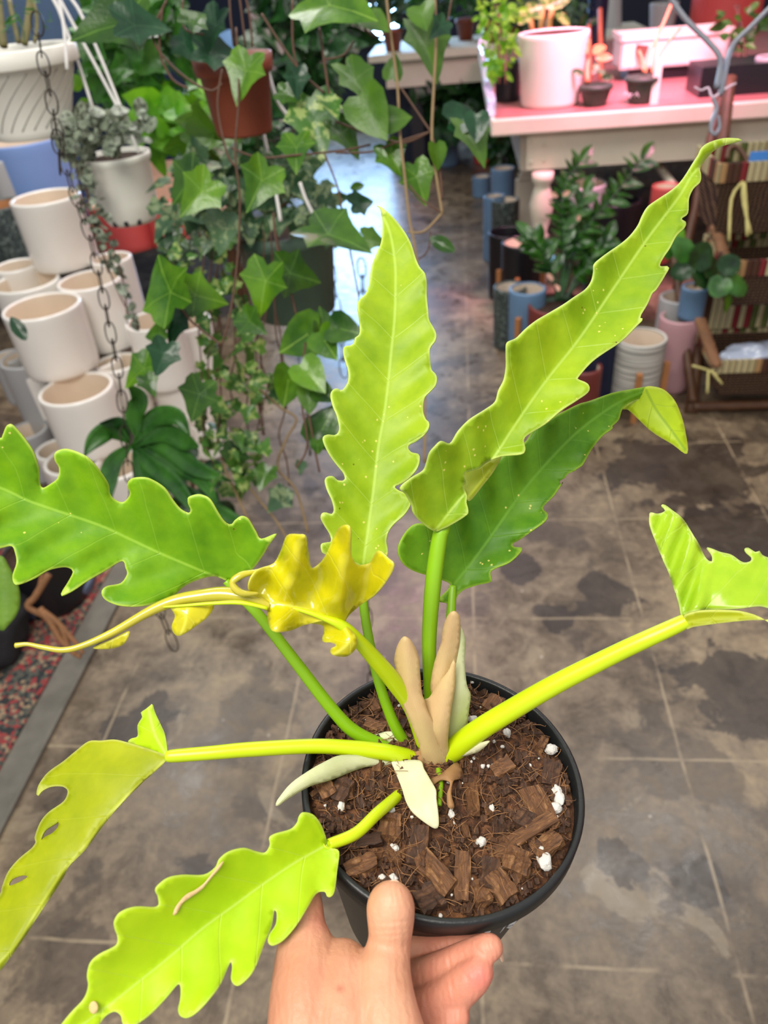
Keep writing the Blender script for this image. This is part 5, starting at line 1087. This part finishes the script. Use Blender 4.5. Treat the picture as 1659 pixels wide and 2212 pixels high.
# ------------------------------------------------------------------ bamboo shelf with baskets
lad = thing('basket_shelf', 'tall brown bamboo shelf holding three woven baskets at the right', 'shelf', G(1500, 890))
pb = G(1492, 893); pt = P(1578, 170, 3.05)
def world_tube(name, a, b, r, mat, parent, nodes=5):
    pts = []; rad = []
    for i in range(nodes*6+1):
        f = i/(nodes*6); pts.append(a.lerp(b, f)); rad.append(r*(1.16 if i % 6 == 0 else 1))
    return tube(name, pts, rad, mat, parent, 10)
ru_, rv_ = room(pb)
world_tube('post', Vector((pb.x, pb.y, 0)), pt, .022, M['wood_d'], lad)
world_tube('post', RM(ru_-.02, rv_+.45, 0), pt+Vector((0, .05, -.02)), .018, M['wood_d'], lad)
world_tube('post', RM(ru_+.75, rv_, 0), pt+(RM(.78, 0)-RM(0, 0)), .022, M['wood_d'], lad)
world_tube('rail', RM(ru_, rv_, .03), RM(ru_+.75, rv_, .03), .018, M['wood_d'], lad)
world_tube('rail', RM(ru_, rv_, .05), RM(ru_-.02, rv_+.5, .45), .016, M['wood_d'], lad)
def basket_mats():
    t = NT('slat_weave'); o = t.coord(); mp = t.n('ShaderNodeMapping'); mp.inputs['Rotation'].default_value = (0, 0, AR); t.l(o, mp.inputs[0]); s = t.n('ShaderNodeSeparateXYZ'); t.l(mp.outputs[0], s.inputs[0])
    k = t.math('MULTIPLY', t.math('ADD', s.outputs[0], t.math('MULTIPLY', s.outputs[1], .9)), 46); fl = t.math('FLOOR', k); w = t.n('ShaderNodeTexWhiteNoise', noise_dimensions='1D'); t.l(fl, w.inputs['W'])
    c = t.ramp(w.outputs[0], [(0, lin(206, 194, 148)), (.34, lin(96, 110, 52)), (.52, lin(198, 186, 140)), (.68, lin(140, 40, 46)), (.8, lin(84, 52, 36)), (.9, lin(190, 150, 100))], 'CONSTANT')
    fr = t.math('ABSOLUTE', t.math('SUBTRACT', t.math('FRACT', k), .5)); h = t.math('SUBTRACT', 1.0, t.math('MULTIPLY', fr, 2.0), clamp=True)
    c = t.mix(t.math('GREATER_THAN', fr, .44), c, lin(30, 22, 16)); a = t.done(t.pbr(c, .6, normal=t.bump(h, .8, .01)))
    t = NT('brown_weave'); o = t.coord(); b = t.n('ShaderNodeTexWave'); b.inputs['Scale'].default_value = 22; b.inputs['Distortion'].default_value = 3; b.inputs['Detail'].default_value = 3; t.l(o, b.inputs[0])
    b2 = t.n('ShaderNodeTexWave', bands_direction='Z'); b2.inputs['Scale'].default_value = 26; b2.inputs['Distortion'].default_value = 2; t.l(o, b2.inputs[0])
    m = t.math('MULTIPLY', b.outputs[1], b2.outputs[1]); c = t.ramp(m, [(.0, lin(38, 22, 18)), (.4, lin(86, 56, 40)), (.8, lin(150, 118, 76))])
    return a, t.done(t.pbr(c, .7, normal=t.bump(m, .8, .008)))
M['slat'], M['weave'] = basket_mats()
def basket(label, x, yt, yb, vfront, depth_, band):
    tl = V(x, yt, vfront); bl = V(x, yb, vfront); u0 = room(tl)[0]; z1, z0 = tl.z, bl.z; u1 = u0+.62; zb = z1-band
    t_ = thing('basket', label, 'basket', RM((u0+u1)/2, vfront+depth_/2, z0), 'woven baskets on the bamboo shelf')
    for nm, za, zc, m, e in (('basket_body', z0, zb, 'weave', 0), ('rim_band', zb, z1, 'slat', .012)):
        bm = bmesh.new(); vs = []
        for z, k in ((za, 0 if nm == 'rim_band' else .03), (zc, 0)):
            vs.append([bm.verts.new(RM(a, b, z)) for a, b in ((u0+k-e, vfront+k-e), (u1+e, vfront+k-e), (u1+e, vfront+depth_+e), (u0+k-e, vfront+depth_+e))])
        for i in range(4): bm.faces.new((vs[0][i], vs[0][(i+1) % 4], vs[1][(i+1) % 4], vs[1][i]))
        if nm == 'basket_body': bm.faces.new(vs[0])
        o = fin(bm, nm, M[m], t_, False); md = o.modifiers.new('t', 'SOLIDIFY'); md.thickness = .012
    return t_, u0, z0, z1
vb = rv_-.06
b1 = basket('lowest woven basket on the bamboo shelf, holding a clear bag', 1555, 776, 862, vb, .32, .05)
b2 = basket('middle woven basket on the bamboo shelf with a red and green slatted rim', 1578, 562, 668, vb+.10, .28, .055)
b3 = basket('uppermost woven basket on the bamboo shelf tied with pale straw', 1560, 352, 512, vb+.2, .26, .06)
for (bk, u0, z0, z1), vv, zz in ((b1, vb+.3, .2), (b2, vb+.36, .2)):
    bm = bmesh.new(); rbox(bm, u0, u0+.62, vv, vv+.012, z1-.02, z1+zz); fin(bm, 'back_panel', M['slat'], bk, False)
M['braid'] = simple('braided_straw', lin(150, 108, 76), .7, .3, 40, bump=.6); M['straw'] = simple('straw', lin(186, 176, 110), .7, .2, 40)
def braid(x0, y0, x1, y1, d, parent):
    bm = bmesh.new()
    for ph in (0, 2.1, 4.2):
        tube_bm(bm, [P(x0+(x1-x0)*f+7*math.cos(ph+f*24), y0+(y1-y0)*f, d+.006*math.sin(ph+f*24)) for f in [i/50 for i in range(51)]], 6.5*d/F, 6)
    fin(bm, 'braided_handle', M['braid'], parent)
dB = dep(V(1560, 700, vb+.05)); braid(1512, 690, 1548, 790, dB, b1[0]); braid(1545, 490, 1568, 566, dB, b2[0])
for a in ([(1602, 395), (1580, 430), (1575, 520)], [(1608, 395), (1612, 450), (1614, 510)], [(1604, 392), (1606, 440), (1622, 505)]): ptube('straw_tie', [(x, y, dep(V(1600, 400, vb+.17)), 3.5) for x, y in a], M['straw'], b3[0], 6, 3)
ptube('handle', [(1570, 345, dB, 5), (1575, 322, dB, 5), (1592, 318, dB, 5), (1610, 340, dB, 6), (1618, 365, dB, 6)], M['wood_d'], b3[0], 8, 4)
for a in ([(1495, 790), (1530, 800), (1550, 812)], [(1530, 800), (1528, 850)], [(1535, 800), (1560, 830)]): ptube('straw_tie', [(x, y, dB-.05, 3) for x, y in a], M['straw'], b1[0], 6, 3)
bm = bmesh.new(); bmesh.ops.create_icosphere(bm, subdivisions=4, radius=1); q = V(1630, 775, vb+.14)
for v_ in bm.verts: n_ = 1+.3*mnoise.noise(v_.co*2)+.1*mnoise.noise(v_.co*6); v_.co = Vector((v_.co.x*.13*n_, v_.co.y*.08*n_, v_.co.z*.06*n_))+q
tag(fin(bm, 'plastic_bag', M['plastic'], None), 'clear plastic bag bunched up inside the lowest basket', 'bag')
q = V(1640, 342, vb+.2); bm = bmesh.new(); rbox(bm, room(q)[0]-.03, room(q)[0]+.12, vb+.2, vb+.205, q.z-.02, q.z+.02); tag(fin(bm, 'price_card', simple('blue_card', lin(70, 140, 226), .5), None, False), 'bright blue card standing above the uppermost basket', 'card')

# ------------------------------------------------------------------ ZZ style plant in the oxblood pot
o, c, R = cpot('pot', None, None, 1206, 655, 128, 0, .26, M['redpot'], M['dirt'], fill=.03)
zz = empty_with('upright glossy dark green plant with paired leaflets in an oxblood red pot', 'potted plant', 'potted_plant', o)
dz_ = dep(G(1206, 655, .26))
lathe('liner', [(R*.84, -.02), (R*.86, .003), (R*.78, .003), (R*.76, -.02)], c+Vector((0, 0, .245)), M['green_pl'], zz, 32)
for a in ([(1212, 650), (1222, 560), (1215, 480), (1222, 400), (1252, 352)], [(1215, 650), (1235, 560), (1260, 500), (1330, 420), (1385, 345)], [(1205, 650), (1195, 590), (1170, 540), (1150, 515)], [(1225, 650), (1245, 600), (1290, 560), (1310, 520)], [(1210, 650), (1220, 540), (1240, 470), (1262, 420)], [(1218, 650), (1262, 590), (1280, 545)]):
    ptube('stem', [(x, y, dz_-.02, 5-.8*i) for i, (x, y) in enumerate(a)], M['deep'], zz, 7, 5)
    q = catmull(a, 5); data = ([], [], [])
    for i in range(5, len(q)-1):
        x, y = q[i]; dx, dy = q[i+1][0]-x, q[i+1][1]-y; an = math.degrees(math.atan2(-dy, dx))
        for s in (-1, 1):
            X, Y, Z = basis(an+s*random.uniform(35, 60), random.uniform(-30, 20), s*random.uniform(10, 40)); leaf_into(*data, 'oval', P(x, y, dz_-.03+s*.01), X, Y, Z, random.uniform(.065, .09))
    X, Y, Z = basis(an, 0, 0); leaf_into(*data, 'oval', P(q[-1][0], q[-1][1], dz_-.03), X, Y, Z, .1)
    leafmesh('foliage', data, M['zz'] if 'zz' in M else M.setdefault('zz', foliage_mat('zz_leaf', lin(62, 112, 36), lin(26, 62, 26), .22)), zz)
pk = simple('dusty_pink_leaf', lin(210, 160, 140), .5)
for x, y, s, a in ((1198, 422, 20, 150), (1222, 418, 22, 30), (1250, 470, 20, 60), (1205, 620, 24, 100), (1190, 600, 20, 130)): cam_leaf(x, y, dz_-.08, s, a, pk, zz, 'oval')
# pilea-like leaves near the baskets
pil = thing('leafy_plant', 'dark round-leaved plant leaning out in front of the middle basket', 'plant', P(1500, 600, 2.5))
for x, y, s, a, m in ((1475, 545, 60, 110, 'mid'), (1510, 560, 62, 60, 'deep'), (1540, 575, 60, 20, 'deep'), (1520, 590, 66, -20, 'deep'), (1570, 575, 52, 30, 'deep'), (1555, 615, 52, -120, 'mid'), (1590, 615, 60, 5, 'mid'), (1577, 645, 56, -75, 'ivyB'), (1480, 580, 50, 200, 'deep'), (1440, 540, 50, 120, 'mid'), (1460, 510, 40, 80, 'lime')): cam_leaf(x, y, 2.45, s, a, M[m], pil, 'oval' if m == 'ivyB' else 'round')
ptube('stem', [(1500, 620, 2.5, 4), (1520, 600, 2.48, 4), (1575, 612, 2.46, 3)], M['vine'], pil, 6, 3)

# ------------------------------------------------------------------ far end
FV = 6.6
zt = V(900, 112, FV).z; fu0 = room(V(795, 120, FV))[0]; fu1 = room(V(1150, 100, FV))[0]; zf = zt
ft = thing('bench', 'white-edged plant bench at the far end of the aisle', 'bench', RM((fu0+fu1)/2, FV+.4, 0))
bm = bmesh.new(); rbox(bm, fu0, fu1+.9, FV, FV+.9, zf-.05, zf); fin(bm, 'bench_top', M['cream'], ft, False)
bm = bmesh.new(); rbox(bm, fu0+.12, fu1+.9, FV+.08, FV+.11, zf-.24, zf-.05); fin(bm, 'apron', M['cream'], ft, False)
for u in (fu0+.3, fu1+.7):
    bm = bmesh.new(); rbox(bm, u, u+.1, FV+.1, FV+.2, 0, zf-.05); fin(bm, 'leg', M['frame'], ft, False)
for i in range(8):
    u = fu0+.18+i*.19; c = RM(u, FV+.2+.35*(i % 2), zf); t_ = thing('potted_plant', 'terracotta pot with green foliage on the far bench, %s of the row' % ['leftmost', 'second from left', 'third from left', 'fourth from left', 'fourth from right', 'third from right', 'second from right', 'rightmost'][i], 'potted plant', c, 'terracotta pots on the far bench')
    lathe('pot', [(0, 0), (.055, 0), (.075, .12), (.085, .12), (.085, .15), (.07, .15), (0, .14)], c, M['terra'], t_, 20)
    data = ([], [], []); rnd = random.Random(i)
    for k in range(46):
        X, Y, Z = basis(rnd.uniform(20, 160), rnd.gauss(0, 25), rnd.gauss(0, 25)); leaf_into(*data, 'oval', c+Vector((rnd.gauss(0, .06), rnd.gauss(0, .05), .15+rnd.uniform(0, .32))), X, Y, Z, rnd.uniform(.08, .16))
    leafmesh('foliage', data, M['mid'] if i % 2 else M['deep'], t_)
bush('dark leafy plants stored below the far bench', [(930, 160), (1060, 150), (1070, 260), (960, 280), (900, 220)], 5.8, 6.2, 130, .2, M['deep'], 'heart', 41)
bush('spiky dark plant behind the flat table leg', [(1060, 290), (1110, 290), (1110, 345), (1065, 340)], 5.0, 5.3, 60, .12, M['deep'], 'oval', 42)
cpot('ceramic_pot', 'small red pot on the floor at the far end', 'pot', 1040, 318, 36, 0, .12, M['coral'])
cab = bmesh.new(); rbox(cab, room(V(835, 200, 7.0))[0], room(V(945, 200, 7.0))[0], 7.0, 7.5, 0, .8); tag(fin(cab, 'cabinet', M['navy'], None, False), 'dark navy cabinet at the far end left of the bench', 'cabinet')
cab = bmesh.new(); rbox(cab, -3.1, -1.75, 6.2, 6.7, 0, 1.1); tag(fin(cab, 'counter', simple('blue_counter', lin(30, 48, 78), .6, .3, 3), None, False), 'dark blue counter behind the left hanging plants', 'counter')
